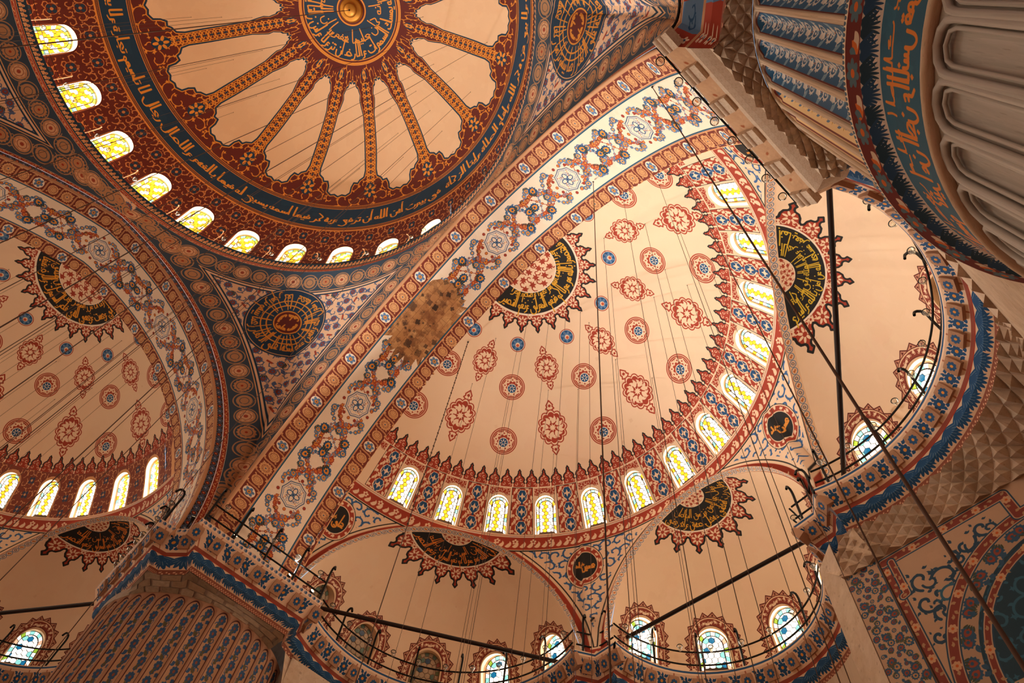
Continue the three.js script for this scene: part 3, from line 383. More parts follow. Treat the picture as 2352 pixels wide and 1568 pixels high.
// ---------------------------------------------------------------- the great dome
const DY = 36.4, DR = 12.75, domeP = (el, az) => [DR * cos(el * D2R) * cos(az * D2R), DY + DR * sin(el * D2R), DR * cos(el * D2R) * sin(az * D2R)];
const SPOKES = 7.2, DWIN = 9.4, dw = 360 / 28;
{
  const dome = struct('ceiling_dome', 'great round dome with sixteen red and gold ribs and a dark blue inscription ring', 'dome');
  const band = (name, e0, e1, m, uOf, nv, n = 168) => part(dome, name, sheet(n, nv, (u, v) => domeP(lerp(e0, e1, v), u * 360), (u, v) => [uOf(u * 360), v]), m);
  const fieldMat = paint(T.spoke, { roughness: 0.75 });
  for (let k = 0; k < 16; k++) { const a0 = SPOKES + k * 22.5; part(dome, 'painted_sector', sheet(12, 24, (u, v) => domeP(lerp(33, 75.6, v), a0 + u * 22.5), (u, v) => [u, v]), fieldMat); }
  band('border_band', 31.8, 33, paint(T.domeEdge), (a) => a / 6, 2); band('border_band', 23.8, 24.9, paint(T.domeEdge), (a) => a / 6, 2);
  band('inscription_band', 24.9, 31.8, paint(T.domeText), (a) => (a - 78) / 180, 6, 240);
  part(dome, 'crown_medallion', sheet(96, 12, (u, v) => domeP(lerp(75.6, 90, v), u * 360), (u, v) => { const q = cos(lerp(75.6, 90, v) * D2R) / cos(75.6 * D2R) * 0.5; return [0.5 + q * cos(u * 2 * PI), 0.5 + q * sin(u * 2 * PI)]; }), paint(T.domeMedal, { roughness: 0.6 }));
  const boss = part(dome, 'crown_boss', new THREE.LatheGeometry([[0, 48.7], [0.3, 48.72], [0.42, 48.82], [0.34, 48.9], [0.62, 48.96], [0.72, 49.06], [0.6, 49.2]].map(([r, y]) => new THREE.Vector2(r, y)), 32), plain('#c98a35', { metalness: 0.6, roughness: 0.4 }));
  const wallMat = paint(T.domeDrum);
  for (let k = 0; k < 28; k++) {
    const az = DWIN + k * dw, P = (s, t) => domeP(lerp(1.5, 23.8, t), az + (s - 0.5) * dw), vis = az > 118 && az < 262;
    if (!vis) { part(dome, 'window_bay', sheet(6, 6, P, (u, v) => [u, v]), wallMat); continue; }
    const B = bay(P, 1.3, 3.0, 0.45, 0.42, (s, t) => [s, t], V(0, 40, 0)); part(dome, 'window_bay', B.wall, wallMat); part(dome, 'window_reveal', B.reveal, M.reveal);
    const n = Math.round((az - 137.97) / dw), words = ['topmost of the row, above the dark corner', 'topmost window fully in view', 'second below the topmost', 'third below the topmost', 'fourth below the topmost', 'fifth below the topmost', 'middle of the row over the pendentive', 'just left of the lowest point of the row', 'at the lowest point of the dome row', 'last one half hidden by the dome ring', 'hidden behind the ring at the arch'];
    placeWindow('dome', B.F, `arched yellow and white stained glass window at the foot of the great dome, ${words[clamp(n + 1, 0, 10)]}`, 'windows at the foot of the great dome'); noteLight(B.F, B.size, az < 200 ? LIT.domeWest : LIT.domeNorth);
  }
  // ring moulding with its gallery floor
  const rg = (name, r0, y0, r1, y1, m, rep) => part(dome, name, sheet(168, 2, (u, v) => { const r = lerp(r0, r1, v), a = u * 2 * PI; return [r * cos(a), lerp(y0, y1, v), r * sin(a)]; }, (u, v) => [u * rep, v]), m);
  rg('ring_band', 12.24, 36.36, 12.04, 36.92, paint(T.darkVine), 44); rg('gallery_floor', 12.04, 36.92, 12.9, 36.8, plain('#c9a27c'), 1); rg('ring_moulding', 12.18, 36.04, 12.24, 36.36, paint(T.vine), 40);
}

// ---------------------------------------------------------------- great arches
const AR0 = { z: 12.287, Ra: 11.39, e: 2.225 }, AR1 = { z: 16.25, Ra: 11.66, e: 1.54 }, HS = 20.795;
function archAt(Ra, e, s) { const R = Ra + e, am = Math.acos(e / R) / D2R, b = (am - abs(s)) * D2R, x = -e + R * cos(b); return [s < 0 ? -x : x, HS + R * sin(b)]; }   // s: degrees from the crown
function archPoint(s, t, grow = 0) { const Ra = lerp(AR0.Ra, AR1.Ra, t) + grow, e = lerp(AR0.e, AR1.e, t), am = Math.acos(e / (Ra + e)) / D2R, [x, y] = archAt(Ra, e, s / 81 * am); return [x, y, -lerp(AR0.z, AR1.z, t)]; }
function greatArch(label) {
  const a = struct('great_arch', label, 'arch', 'great arches that carry the dome'), g0 = 0.2, g1 = 0.8;
  const strip = (name, t0, t1, m, rep) => part(a, name, sheet(120, 2, (u, v) => archPoint(lerp(-81, 81, u), lerp(t0, t1, v)), (u, v) => [u * rep, v]), m);
  strip('roundel_border', 0, g0, M.guil, 15); strip('roundel_border', g1, 1, M.guil, 15);
  for (let m = -4; m <= 4; m++) { const c = 1 + m * 21.7, s0 = clamp(c - 10.85, -81, 81), s1 = clamp(c + 10.85, -81, 81); if (s1 - s0 < 0.5) continue; const u0 = (s0 - c) / 21.7 + 0.5, u1 = (s1 - c) / 21.7 + 0.5; part(a, 'floral_panel', sheet(16, 3, (u, v) => archPoint(lerp(s0, s1, u), lerp(g0, g1, v)), (u, v) => [lerp(u0, u1, u), v]), M.soffit); }
  part(a, 'edge_roll', tube(Array.from({ length: 41 }, (_, i) => { const p = archPoint(lerp(-81, 81, i / 40), 0); return [p[0], p[1], p[2] + 0.05]; }), 0.085, 6, 120), M.tan);
  part(a, 'edge_face', sheet(120, 1, (u, v) => { const p = archPoint(lerp(-81, 81, u), 0, 0.05 + v * 0.35); return [p[0], p[1], p[2] + 0.02]; }, (u, v) => [u * 24, v]), M.chainBlue);
  part(a, 'edge_face', sheet(120, 1, (u, v) => { const p = archPoint(lerp(-81, 81, u), 0, 0.4 + v * 0.26); return [p[0], p[1], p[2] + 0.03]; }, (u, v) => [u * 30, v]), M.vine);
  return a;
}
M.guil = paint(T.guilloche); M.soffit = paint(T.soffit); M.soffitBare = paint(T.soffitBare); M.tan = plain('#c9946a'); M.vine = paint(T.vine); M.chainBlue = paint(T.chainBlue); M.guilBlue = paint(T.guillocheBlue);
const archN = greatArch('broad pointed arch with blue and red blossom soffit and a patch of bare masonry');
{ let k = 0; for (const c of archN.children) if (c.name === 'floral_panel' && k++ === 3) { c.material = M.soffitBare; c.userData.label = 'bare stained masonry where the painted plaster has fallen away'; } }
const archW = greatArch('blossom painted arch before the dim half dome beside the blue pendentive'); archW.applyMatrix4(QUARTER);
for (const [k, l] of [[2, 'blossom painted arch behind the camera'], [3, 'blossom painted arch opposite the dim half dome']]) turned(archW, k - 1, l);

// ---------------------------------------------------------------- pendentives
{
  const ringR = 12.18, ringY = 36.04, RAD = 17.46;
  const edge = (a) => { if (a <= 0.5) { const p = archPoint(-lerp(0, 81, a * 2), 0, 0.64); return [p[0], p[1], -12.27]; } const p = archPoint(-lerp(0, 81, (1 - a) * 2), 0, 0.64); return [-12.27, p[1], p[0]]; };
  const at = (a, v) => { const q = edge(a), r2 = hypot(q[0], q[2]), c = q[0] / r2, s = q[2] / r2, dx = ringR - r2, dy = ringY - q[1], L = hypot(dx, dy), sag = RAD - Math.sqrt(Math.max(0, RAD * RAD - L * L / 4)), k = 4 * v * (1 - v) * sag, nx = dy / L, ny = -dx / L; const r = r2 + dx * v + nx * k, y = q[1] + dy * v + ny * k; return [r * c, y, r * s, L]; };
  const N = V(-0.613, 0.555, -0.563).normalize(), eu = V(0.7071, 0, -0.7071), ev = V(0, 1, 0).addScaledVector(N, -N.y).normalize(), O = V(-10.7, 33.96, -9.83), W = 18.6, H = 17.0;
  const chart = (p) => { const d = V(p[0], p[1], p[2]).sub(O); return [0.5 + d.dot(eu) / W, 0.72 + d.dot(ev) / H]; };
  const tex = canvas(1488, 1360, (g, w, h) => {
    const S = w / W, px = (p) => { const [u, v] = chart(p); return [u * w, (1 - v) * h]; };
    const GR = '#34495c', TN = '#b98a62', R = rng(5); fill(g, '#eec6a0', w, h);
    for (let j = 0; j < 34; j++) for (let i = 0; i < 38; i++) { const x = (i + (j & 1) * 0.5) * w / 37, y = j * h / 33, a = R() * 6; const t = (i * 3 + j * 5) % 7; tendril(g, x + 12, y + 8, 20, a, t & 1 ? 1 : -1, '#4a5f86', 3.5); if (t < 4) blossom(g, x, y, 16, a, '#4f6690', '#8c3a2c', t === 1 ? '#3a3d2a' : null); else if (t === 5) { g.save(); g.translate(x, y); g.rotate(a); g.fillStyle = '#a8412a'; g.fillRect(-13, -4, 26, 8); g.restore(); } else leaf(g, x, y, 22, a, '#4f6690'); }
    const edges = [(t) => at(lerp(0, 0.5, t), 0), (t) => at(lerp(1, 0.5, t), 0), (t) => at(t, 1)].map((f) => Array.from({ length: 161 }, (_, i) => px(f(i / 160)))), bw = 1.12 * S;
    for (const [c, q] of [[C.navy, 2 * bw + 46], ['#eec6a0', 2 * bw + 34], [C.navy, 2 * bw + 18], [C.tan, 2 * bw + 8], [GR, 2 * bw]]) for (const e of edges) line(g, e, c, q);
    edges.forEach((e, n) => { const sg = n === 0 ? -1 : 1, L = run(e), T0 = L[L.length - 1]; let k = 0; for (let d = 0.3 * S; d < T0; d += 0.86 * S) { const q = pointOn(e, L, d), o = sg * 0.62 * S * 1, x = q.p[0] + q.n[0] * o, y = q.p[1] + q.n[1] * o, r = 0.36 * S; k++; g.strokeStyle = TN; g.lineWidth = 4; g.beginPath(); g.arc(x, y, r * 1.18, 0, 7); g.stroke(); if (k % 3 === 0) { dot(g, x, y, r, '#c9946a'); petals(g, x, y, r * 0.8, 7, '#e0b48a', '#a8482e', k); ring(g, x, y, r * 0.55, '#8c4a34', 2); } else if (k % 3 === 1) { star(g, x, y, r, 13, 0.85, '#c28a5e'); ring(g, x, y, r * 0.6, GR, 2); dot(g, x, y, r * 0.15, C.red); } else { dot(g, x, y, r * 0.88, TN); ring(g, x, y, r * 0.5, GR, 2); } const m = pointOn(e, L, Math.min(T0, d + 0.43 * S)), mx2 = m.p[0] + m.n[0] * o, my2 = m.p[1] + m.n[1] * o; tendril(g, mx2 - 12, my2 - 12, r * 0.4, k, 1, TN, 3); tendril(g, mx2 + 12, my2 + 12, r * 0.4, k + 2, -1, TN, 3); } });
    const [mx, my] = px([O.x, O.y, O.z]), r = 1.93 * S; dot(g, mx, my, r * 1.06, C.tan); ring(g, mx, my, r * 1.04, C.navy, 6); dot(g, mx, my, r, C.navy);
    roundScript(g, 'محمد رسول الله والذين معه أشداء على الكفار رحماء بينهم تراهم ركعا', mx, my, r * 0.86, r * 0.17, -1.4, -1.4 + 2 * PI - 0.12, r * 0.032, C.gold, true); ring(g, mx, my, r * 0.66, C.gold, r * 0.035); ring(g, mx, my, r * 0.52, C.gold, r * 0.035);
    for (let i = 0; i < 18; i++) { const a = i * PI / 9; line(g, [[mx + r * 0.4 * cos(a), my + r * 0.4 * sin(a)], [mx + r * 0.78 * cos(a), my + r * 0.78 * sin(a)]], C.gold, r * 0.024); }
    dot(g, mx, my, r * 0.35, C.dred); ring(g, mx, my, r * 0.34, C.gold, r * 0.035); roundScript(g, 'محمد علي محمد علي', mx, my, r * 0.24, r * 0.06, 0, 6.1, r * 0.035, C.gold, true);
  });
  const base = struct('pendentive', 'curved triangle of blue blossoms with a round dark blue inscription between two arches', 'pendentive', 'pendentives under the great dome');
  part(base, 'painted_shell', sheet(140, 28, (u, v) => at(u, v).slice(0, 3), (u, v) => chart(at(u, v))), paint(tex));
  turned(base, 3, 'curved triangle of blue blossoms whose inscription disc is cut by the top edge, above the near pier'); turned(base, 1, 'pendentive beyond the dim half dome'); turned(base, 2, 'pendentive behind the camera');
}
// ---------------------------------------------------------------- half domes with their window rows, spandrels and niches
const semiP = (th, b) => { const r = sdR(b), t = th * D2R; return [r * sin(t), sdY(b), SD.zc - r * cos(t)]; };
const NICHE = [ // direction (deg from -z towards +x), arch half width, rise, springing height, x shift, gallery circle centre distance and radius
  { th: -59.1, k: 10.47, Rx: 6.09, rise: 6.5, h: 20.16, x: 0, cd: 8.24, cr: 5.38, az: [-74, -43, 0, 43, 76] },
  { th: 0, k: 10.47, Rx: 4.79, rise: 4.79, h: 21.5, x: 0.3, cd: 10.575, cr: 4.015, az: [-70, -35.5, 1.5, 36, 70] },
  { th: 59.1, k: 10.47, Rx: 6.09, rise: 6.5, h: 20.16, x: 0, cd: 8.24, cr: 5.38, az: [-74, -43, 0, 43, 74] },
];
for (const n of NICHE) { const a = n.th * D2R; n.n = [sin(a), -cos(a)]; n.t = [cos(a), sin(a)]; n.dz = n.cd - n.k; n.wr = hypot(n.Rx, n.dz); n.O = [n.x + n.n[0] * n.k, -15.96 + n.n[1] * n.k]; }
const nicheRho = (n, phi) => n.dz * cos(phi) + Math.sqrt(n.wr * n.wr - (n.dz * sin(phi)) ** 2);
const nicheP = (n, phiD, b) => { const phi = phiD * D2R, q = nicheRho(n, phi) * (b > 0 ? cos(b * D2R) : 1), x = q * sin(phi), z = q * cos(phi); return [n.O[0] + n.t[0] * x + n.n[0] * z, n.h + n.rise * sin(b * D2R), n.O[1] + n.t[1] * x + n.n[1] * z]; };
const CORN = 21.183, nicheB0 = (n) => Math.asin((CORN - n.h) / n.rise) / D2R, nicheB1 = (n) => Math.asin((24.15 - n.h) / n.rise) / D2R;
const archTop = (n, t) => n.h + n.rise * Math.sqrt(Math.max(0, 1 - (t / n.Rx) ** 2));
// lower edge of the spandrels at azimuth th: [radius, height]
function spanFoot(th) {
  for (const n of NICHE) { const al = (th - n.th) * D2R; if (abs(al) > 0.6) continue; const t = n.k * Math.tan(al) - n.x * cos(al); if (abs(t) < n.Rx) return [n.k / cos(al), Math.max(archTop(n, t), CORN)]; }
  return [11.5, CORN];
}
T.spandrel = canvas(2048, 512, (g, w, h) => {                    // theta -90..90, y 21..27.2 (top to bottom)
  fill(g, C.plaster, w, h); const X = (th) => (th + 90) / 180 * w, Y = (y) => (27.2 - y) / 6.2 * h;
  g.fillStyle = C.sblue; arabesque(g, 0, 0, w, h, 36, '#2f5f94', 5, 3);
  const foot = []; for (let i = 0; i <= 400; i++) { const th = -90 + i * 0.45; foot.push([X(th), Y(spanFoot(th)[1])]); }
  const tri = (x0, x1, x2, xc, yc) => { g.save(); g.beginPath(); g.arc(X(xc), Y(yc), 62, 0, 7); g.fillStyle = C.plaster; g.fill(); g.restore(); };
  line(g, foot, C.plaster, 84); line(g, foot, C.black, 66); line(g, foot, C.plaster, 60); line(g, foot, C.red, 46); foot.forEach((q, i) => { if (i % 3 === 0) leaf(g, q[0], q[1] - 10, 11, i * 0.9, C.plaster); }); line(g, foot, C.plaster, 16); line(g, foot, C.red, 5);
  g.fillStyle = C.plaster; g.fillRect(0, 0, w, 70); g.fillStyle = C.red; g.fillRect(0, 26, w, 40); for (let i = 0; i < 200; i++) { leaf(g, i * 10.24 + 4, 56, 15, (i % 2 ? 0.6 : -0.6) + 0.5, C.plaster); if (i % 5 === 0) petals(g, i * 10.24, 40, 9, 5, C.plaster, C.red); } g.fillStyle = C.black; g.fillRect(0, 20, w, 4); g.fillRect(0, 68, w, 4); g.fillStyle = C.plaster; g.fillRect(0, 0, w, 20);
  for (const [th, txt, y] of [[-28, 'حسين', 25.42], [29, 'حسن', 25.42], [-88, 'علي', 25.2], [88, 'علي', 25.2]]) { g.save(); g.translate(X(th), Y(y)); g.scale(0.78, 1.1); dot(g, 0, 0, 66, C.black); dot(g, 0, 0, 64, C.plaster); dot(g, 0, 0, 60, C.red); for (let i = 0; i < 18; i++) leaf(g, 51 * cos(i * PI / 9), 51 * sin(i * PI / 9), 13, i * 1.3, C.plaster); dot(g, 0, 0, 46, C.plaster); dot(g, 0, 0, 43, C.black); script(g, txt, -16, 34, 12, 15, 5, C.gold); script(g, 'رضي الله عنه', -36, -4, -4, 7, 2.6, C.gold); g.restore(); }
});
M.half = paint(T.half); M.halfWest = paint(T.halfWest); M.drum = paint(T.drum); M.drumWest = paint(T.drumWest); M.spandrel = paint(T.spandrel); M.nicheBay = paint(T.nicheBay); M.garland = paint(T.garland); M.plaster = plain(C.plaster); M.niche = T.niche.map((t) => paint(t));
const winAz = (k) => 13 * k + 2.3 * cos(13 * k * D2R);
const orient = (name, words) => words;
function halfDome(label, westward, withWindows, turns) {
  const hd = struct('half_dome', label, 'half dome', 'half domes round the great dome');
  part(hd, 'painted_shell', sheet(120, 48, (u, v) => semiP(lerp(-90, 90, u), lerp(SD.crest, SD.top, v)), (u, v) => { const q = sdArc(lerp(SD.crest, SD.top, v)) / SD.len, t = lerp(-90, 90, u) * D2R; return [0.5 + q * sin(t) / 2, clamp(1 - q * cos(t), 0.001, 0.999)]; }), westward ? M.halfWest : M.half);
  const dm = westward ? M.drumWest : M.drum, cuts = [-90]; for (let k = -6; k <= 5; k++) cuts.push((winAz(k) + winAz(k + 1)) / 2); cuts.splice(1, 0, winAz(-6) - 6.5); cuts.push(winAz(6) + 6.5, 90);
  for (let i = 0; i < cuts.length - 1; i++) {
    const a = cuts[i], b = cuts[i + 1], P = (s, t) => semiP(lerp(a, b, s), lerp(SD.sill, SD.crest, t)), ends = i === 0 || i === cuts.length - 2;
    if (!withWindows || ends) { part(hd, 'window_bay', sheet(6, 6, P, (u, v) => (ends ? [i ? u * (b - a) / 13 : 1 - (1 - u) * (b - a) / 13, v] : [u, v])), dm); continue; }
    const B = bay(P, 0.96, westward ? 1.9 : 1.82, 0.12, 0.3, (s, t) => [s, t], V(0, 25, SD.zc)); part(hd, 'window_bay', B.wall, dm); part(hd, 'window_reveal', B.reveal, M.reveal);
    const n = i - 1, nth = ['first', 'second', 'third', 'fourth', 'fifth', 'sixth', 'seventh', 'eighth', 'ninth', 'tenth', 'eleventh', 'twelfth', 'last'][n];
    placeWindow(westward ? 'west' : 'field', B.F, westward ? `narrow arched stained glass window in the dim half dome, ${nth} of its curved row` : `arched yellow rosette window between red panels of the bright half dome, ${nth} of its row from the bare masonry arch`, westward ? 'window row of the dim half dome' : 'window row of the bright half dome', turns);
    noteLight(B.F, B.size, westward ? LIT.westRow : n < 5 ? LIT.rowLeft : LIT.rowRight, turns);
  }
  part(hd, 'spandrel', sheet(240, 14, (u, v) => { const th = lerp(-90, 90, u), [r0, y0] = spanFoot(th), y1 = sdY(SD.sill), y = lerp(y0, y1, v), rr = (q) => -SD.e + Math.sqrt(SD.R ** 2 - (q - SD.Hs) ** 2), r = lerp(r0 + rr(y) - rr(y0), rr(y), v), t = th * D2R; return [r * sin(t), y, lerp(-15.96, SD.zc, v) - r * cos(t)]; }, (u, v) => { const y0 = spanFoot(lerp(-90, 90, u))[1]; return [u, (lerp(y0, sdY(SD.sill), v) - 21) / 6.2]; }), M.spandrel);
  return hd;
}
function niche(i, label, chart, kinds, winLabel, turns, powers) {
  const n = NICHE[i], st = struct('niche', label, 'niche', 'rounded niches under the half domes'), b0 = nicheB0(n), b1 = nicheB1(n);
  part(st, 'painted_shell', sheet(72, 26, (u, v) => nicheP(n, lerp(-90, 90, u), lerp(b1, 90, v)), (u, v) => { const q = (90 - lerp(b1, 90, v)) / 54, t = lerp(-90, 90, u) * D2R; return [0.5 + q * sin(t) / 2, clamp(1 - q * cos(t), 0.002, 0.998)]; }), chart);
  const cut = [-90, ...[0, 1, 2, 3].map((k) => (n.az[k] + n.az[k + 1]) / 2), 90];
  for (let k = 0; k < 5; k++) {
    const a = cut[k], b = cut[k + 1], c = n.az[k], P = (s, t) => nicheP(n, s < 0.5 ? lerp(a, c, s * 2) : lerp(c, b, s * 2 - 1), lerp(b0, b1, t)), uvf = (s, t, W, H) => [clamp(0.5 + (s - 0.5) * (W ?? 3.4) / 3.4, 0.01, 0.99), clamp(t * (H ?? 3) / 3.0, 0.005, 0.995)];
    if (!kinds) { part(st, 'window_bay', sheet(8, 6, P, (u, v) => uvf(u, v)), M.plaster); continue; }
    const B = bay(P, 1.24, 1.75, 0.5, 0.28, uvf, V(n.O[0], 22.5, n.O[1])); part(st, 'window_bay', B.wall, M.nicheBay); part(st, 'window_reveal', B.reveal, M.reveal);
    placeWindow(kinds[k] ? 'niche' : 'blind', B.F, `${kinds[k] ? 'bright arched window of blue and white glass' : 'dull blocked arched window of dusty coloured glass'} in the ${winLabel}, ${['first', 'second', 'third', 'fourth', 'fifth'][k]} of five from its near end`, 'flame bordered windows of the niches', turns); if (kinds[k]) noteLight(B.F, B.size, powers ?? LIT.niche, turns);
  }
  // arch edge of the niche: a painted garland on a shallow soffit
  const rim = (d, w) => (u, v) => { const a = lerp(0, PI, u), x = -n.Rx * cos(a), y = n.h + n.rise * sin(a), z = -lerp(0, w, v) - d, s = 1 + d * 0; return [n.O[0] + n.t[0] * x * s + n.n[0] * z, Math.max(y, CORN), n.O[1] + n.t[1] * x * s + n.n[1] * z]; };
  part(st, 'garland_edge', sheet(72, 1, rim(0, 0.34), (u, v) => [u * 9, v]), M.garland);
  return st;
}
const hdN = halfDome('bright half dome with red medallions on cream plaster and a black and gold inscription', false, true, 0);
const hdW = halfDome('dim orange half dome beyond the blossom arch, with red medallions and a black inscription', true, true, 1); hdW.applyMatrix4(QUARTER);
const hdS = halfDome('half dome behind the camera', false, false, 0); hdS.applyMatrix4(QUARTER); hdS.applyMatrix4(QUARTER); turned(hdS, 1, 'half dome opposite the dim one');
niche(0, 'rounded niche with tie bar below the bare masonry arch, black and orange inscription at its crown', M.niche[0], [0, 0, 0, 1, 1], 'niche by the striped garland next to the painted pier', 0, LIT.niche);
niche(1, 'middle niche of the bright half dome with a slanting tie bar and four lit windows', M.niche[1], [1, 1, 1, 1, 1], 'middle niche of the bright half dome', 0, LIT.niche);
niche(2, 'tall niche beside the near fluted pier with a vertical looking tie bar and yellow inscription', M.niche[2], [1, 1, 0, 1, 1], 'niche beside the near fluted pier', 0, LIT.niche);
{
  const west = [niche(2, 'niche of the dim half dome with orange inscription above the painted pier', M.niche[0], [1, 1, 1, 1, 1], 'niche of the dim half dome beside the painted pier', 1, LIT.westNiche), niche(1, 'middle niche of the dim half dome at the edge of the picture', M.niche[1], [1, 1, 1, 1, 1], 'middle niche of the dim half dome', 1, LIT.westNiche), niche(0, 'far niche of the dim half dome', M.niche[2], null, '', 1)];
  for (const o of west) o.applyMatrix4(QUARTER);
  for (const t of [2, 3]) for (let i = 0; i < 3; i++) { const o = niche(i, `niche of the half dome ${t === 2 ? 'behind the camera' : 'opposite the dim one'}, number ${['one', 'two', 'three'][i]}`, M.plaster, null, '', t); for (let k = 0; k < t; k++) o.applyMatrix4(QUARTER); }
}
// ---------------------------------------------------------------- gallery cornices
T.leafBand = canvas(512, 128, (g, w, h) => { fill(g, '#e9c6a2', w, h); for (let i = 0; i < 4; i++) { const x = i * 128 + 64; for (let k = -4; k <= 4; k++) { g.save(); g.translate(x, 10); g.rotate(-k * 0.27); g.fillStyle = C.blue; g.beginPath(); g.ellipse(0, 58, 13, 58, 0, 0, 7); g.fill(); g.strokeStyle = '#8fa5ad'; g.lineWidth = 2; g.beginPath(); g.moveTo(0, 8); g.lineTo(0, 80); g.stroke(); g.restore(); } g.fillStyle = '#e9c6a2'; g.beginPath(); g.ellipse(x + 64, 92, 11, 30, 0, 0, 7); g.fill(); } g.fillStyle = C.red; g.fillRect(0, 0, w, 9); });
T.lipBand = canvas(256, 64, (g, w, h) => { fill(g, '#e9c9a8', w, h); g.fillStyle = C.blue; g.fillRect(0, 14, w, 26); });
T.lipLeaf = canvas(512, 64, (g, w, h) => { fill(g, '#e6c6a8', w, h); for (let i = 0; i < 8; i++) { star(g, i * 64 + 32, 32, 30, 9, 0.55, C.blue); line(g, [[i * 64 + 20, 10], [i * 64 + 28, 54]], '#e6c6a8', 4); } });
T.flowerField = canvas(256, 192, (g, w, h) => { fill(g, '#eac7a6', w, h); const x = 128; for (const y of [40, 152]) { leaf(g, x - 20, y + 10, 44, -1.2, C.blue); leaf(g, x + 20, y + 10, 44, 0.9, C.blue); leaf(g, x, y + 20, 40, -0.2, C.blue); } petals(g, x, 96, 50, 8, C.blue, C.gold, 0.2, 0.3); g.fillStyle = '#c0795a'; g.fillRect(0, 0, 8, h); g.fillRect(248, 0, 8, h); });
T.bracketFlower = canvas(128, 128, (g, w, h) => { fill(g, '#a97c5c', w, h); blot(g, w, h, 30, ['#b98a66', '#946a4c'], 4, 26, 0.3, 5); petals(g, 64, 60, 40, 8, C.blue, C.gold, 0, 0.3); });
T.bracketDot = canvas(128, 128, (g, w, h) => { fill(g, '#c2946c', w, h); blot(g, w, h, 40, ['#cfa67e', '#a97a54'], 4, 26, 0.3, 6); dot(g, 64, 64, 11, '#a5521c'); });
T.stone = canvas(512, 512, (g, w, h) => { fill(g, C.stone, w, h); blot(g, w, h, 500, ['#d8c2a8', '#b89a7c', '#a98a6c', '#e2cfb6', '#c4a584'], 6, 60, 0.14, 2); blot(g, w, h, 120, ['#8f7258', '#6e5744'], 2, 10, 0.25, 3); });
T.greyStone = canvas(512, 512, (g, w, h) => { fill(g, '#b1aaa2', w, h); blot(g, w, h, 500, ['#bfb8b0', '#9c948b', '#8e867d', '#c8c1b8'], 6, 70, 0.16, 4); blot(g, w, h, 120, ['#6e6052', '#5c5046'], 2, 9, 0.25, 5); });
T.redNarrow = canvas(256, 32, (g, w, h) => { fill(g, '#8a4a32', w, h); for (let i = 0; i < 16; i++) leaf(g, i * 16 + 8, 22, 14, i % 2 ? 0.7 : 2.4, '#d9a882'); });
M.leafBand = paint(T.leafBand); M.lipBand = paint(T.lipBand); M.lipLeaf = paint(T.lipLeaf); M.flowerField = paint(T.flowerField); M.stone = paint(T.stone); M.greyStone = paint(T.greyStone, { roughness: 0.7 }); M.redNarrow = paint(T.redNarrow);
M.bracketStone = plain('#a97c5c'); M.bracketFlower = [0, 1, 2, 3, 4, 5].map((k) => (k === 4 ? paint(T.bracketFlower) : M.bracketStone)); M.bracketDot = [paint(T.stone), paint(T.stone), paint(T.stone), paint(T.stone), paint(T.bracketDot), paint(T.stone)]; M.redField = plain('#4a1a16'); M.redFillet = plain('#97432c');
T.darkCorner = canvas(256, 192, (g, w, h) => { fill(g, '#5b7fa6', w, h); g.fillStyle = C.red; g.fillRect(0, 0, 128, h); for (const [x, y] of [[64, 60], [64, 140]]) petals(g, x, y, 36, 5, C.white, C.blue, 0.4, 0.3); for (const [x, y] of [[192, 96]]) { tendril(g, x - 20, y, 40, 1, 1, C.blue, 9); tendril(g, x + 20, y, 40, 4, -1, C.blue, 9); } }); M.darkCorner = paint(T.darkCorner);
// offset of a plan path away from the room (the room lies to the right of its direction of travel)
function offsetPath(P, d) {
  return P.map((p, i) => { const a = P[Math.max(0, i - 1)], b = P[Math.min(P.length - 1, i + 1)], n1 = i ? norm2(p[0] - a[0], p[1] - a[1]) : null, n2 = i < P.length - 1 ? norm2(b[0] - p[0], b[1] - p[1]) : null; let nx, nz; if (n1 && n2) { nx = n1[0] + n2[0]; nz = n1[1] + n2[1]; const l = hypot(nx, nz) || 1; nx /= l; nz /= l; const c = Math.max(0.45, nx * n1[0] + nz * n1[1]); nx /= c; nz /= c; } else [nx, nz] = n1 ?? n2; return [p[0] + nx * d, p[1] + nz * d]; });
}
function sweepBand(P, d0, y0, d1, y1, period, shift = 0) { const pre = P.pre ? [P.pre] : [], post = P.post ? [P.post] : [], off = (d) => offsetPath([...pre, ...P, ...post], d).slice(pre.length, pre.length + P.length), A = off(d0), B = off(d1), L = run(P), pos = [], uv = [], ix = []; for (let i = 0; i < P.length; i++) { pos.push(A[i][0], y0, A[i][1], B[i][0], y1, B[i][1]); uv.push((L[i] + shift) / period, 1, (L[i] + shift) / period, 0); } 
  // split vertices so that straight stretches stay crisp
  const p2 = [], u2 = []; for (let i = 0; i < P.length - 1; i++) { const b = p2.length / 3; for (const k of [2 * i, 2 * i + 1, 2 * i + 2, 2 * i + 3]) { p2.push(...pos.slice(3 * k, 3 * k + 3)); u2.push(...uv.slice(2 * k, 2 * k + 2)); } ix.push(b, b + 1, b + 3, b, b + 3, b + 2); }
  const g = new THREE.BufferGeometry(); g.setAttribute('position', new THREE.Float32BufferAttribute(p2, 3)); g.setAttribute('uv', new THREE.Float32BufferAttribute(u2, 2)); g.setIndex(ix); g.computeVertexNormals(); return g; }
const bracketGeo = (() => { const g = new THREE.BoxGeometry(0.44, 0.52, 0.3, 1, 3, 1), p = g.attributes.position; for (let i = 0; i < p.count; i++) { const y = p.getY(i), z = p.getZ(i); if (z > 0) { p.setZ(i, z * (y < -0.1 ? 0.35 : y < 0.1 ? 0.8 : 1)); p.setX(i, p.getX(i) * (y < -0.1 ? 0.82 : 1)); } } g.computeVertexNormals(); return g; })();
let trims = 0;
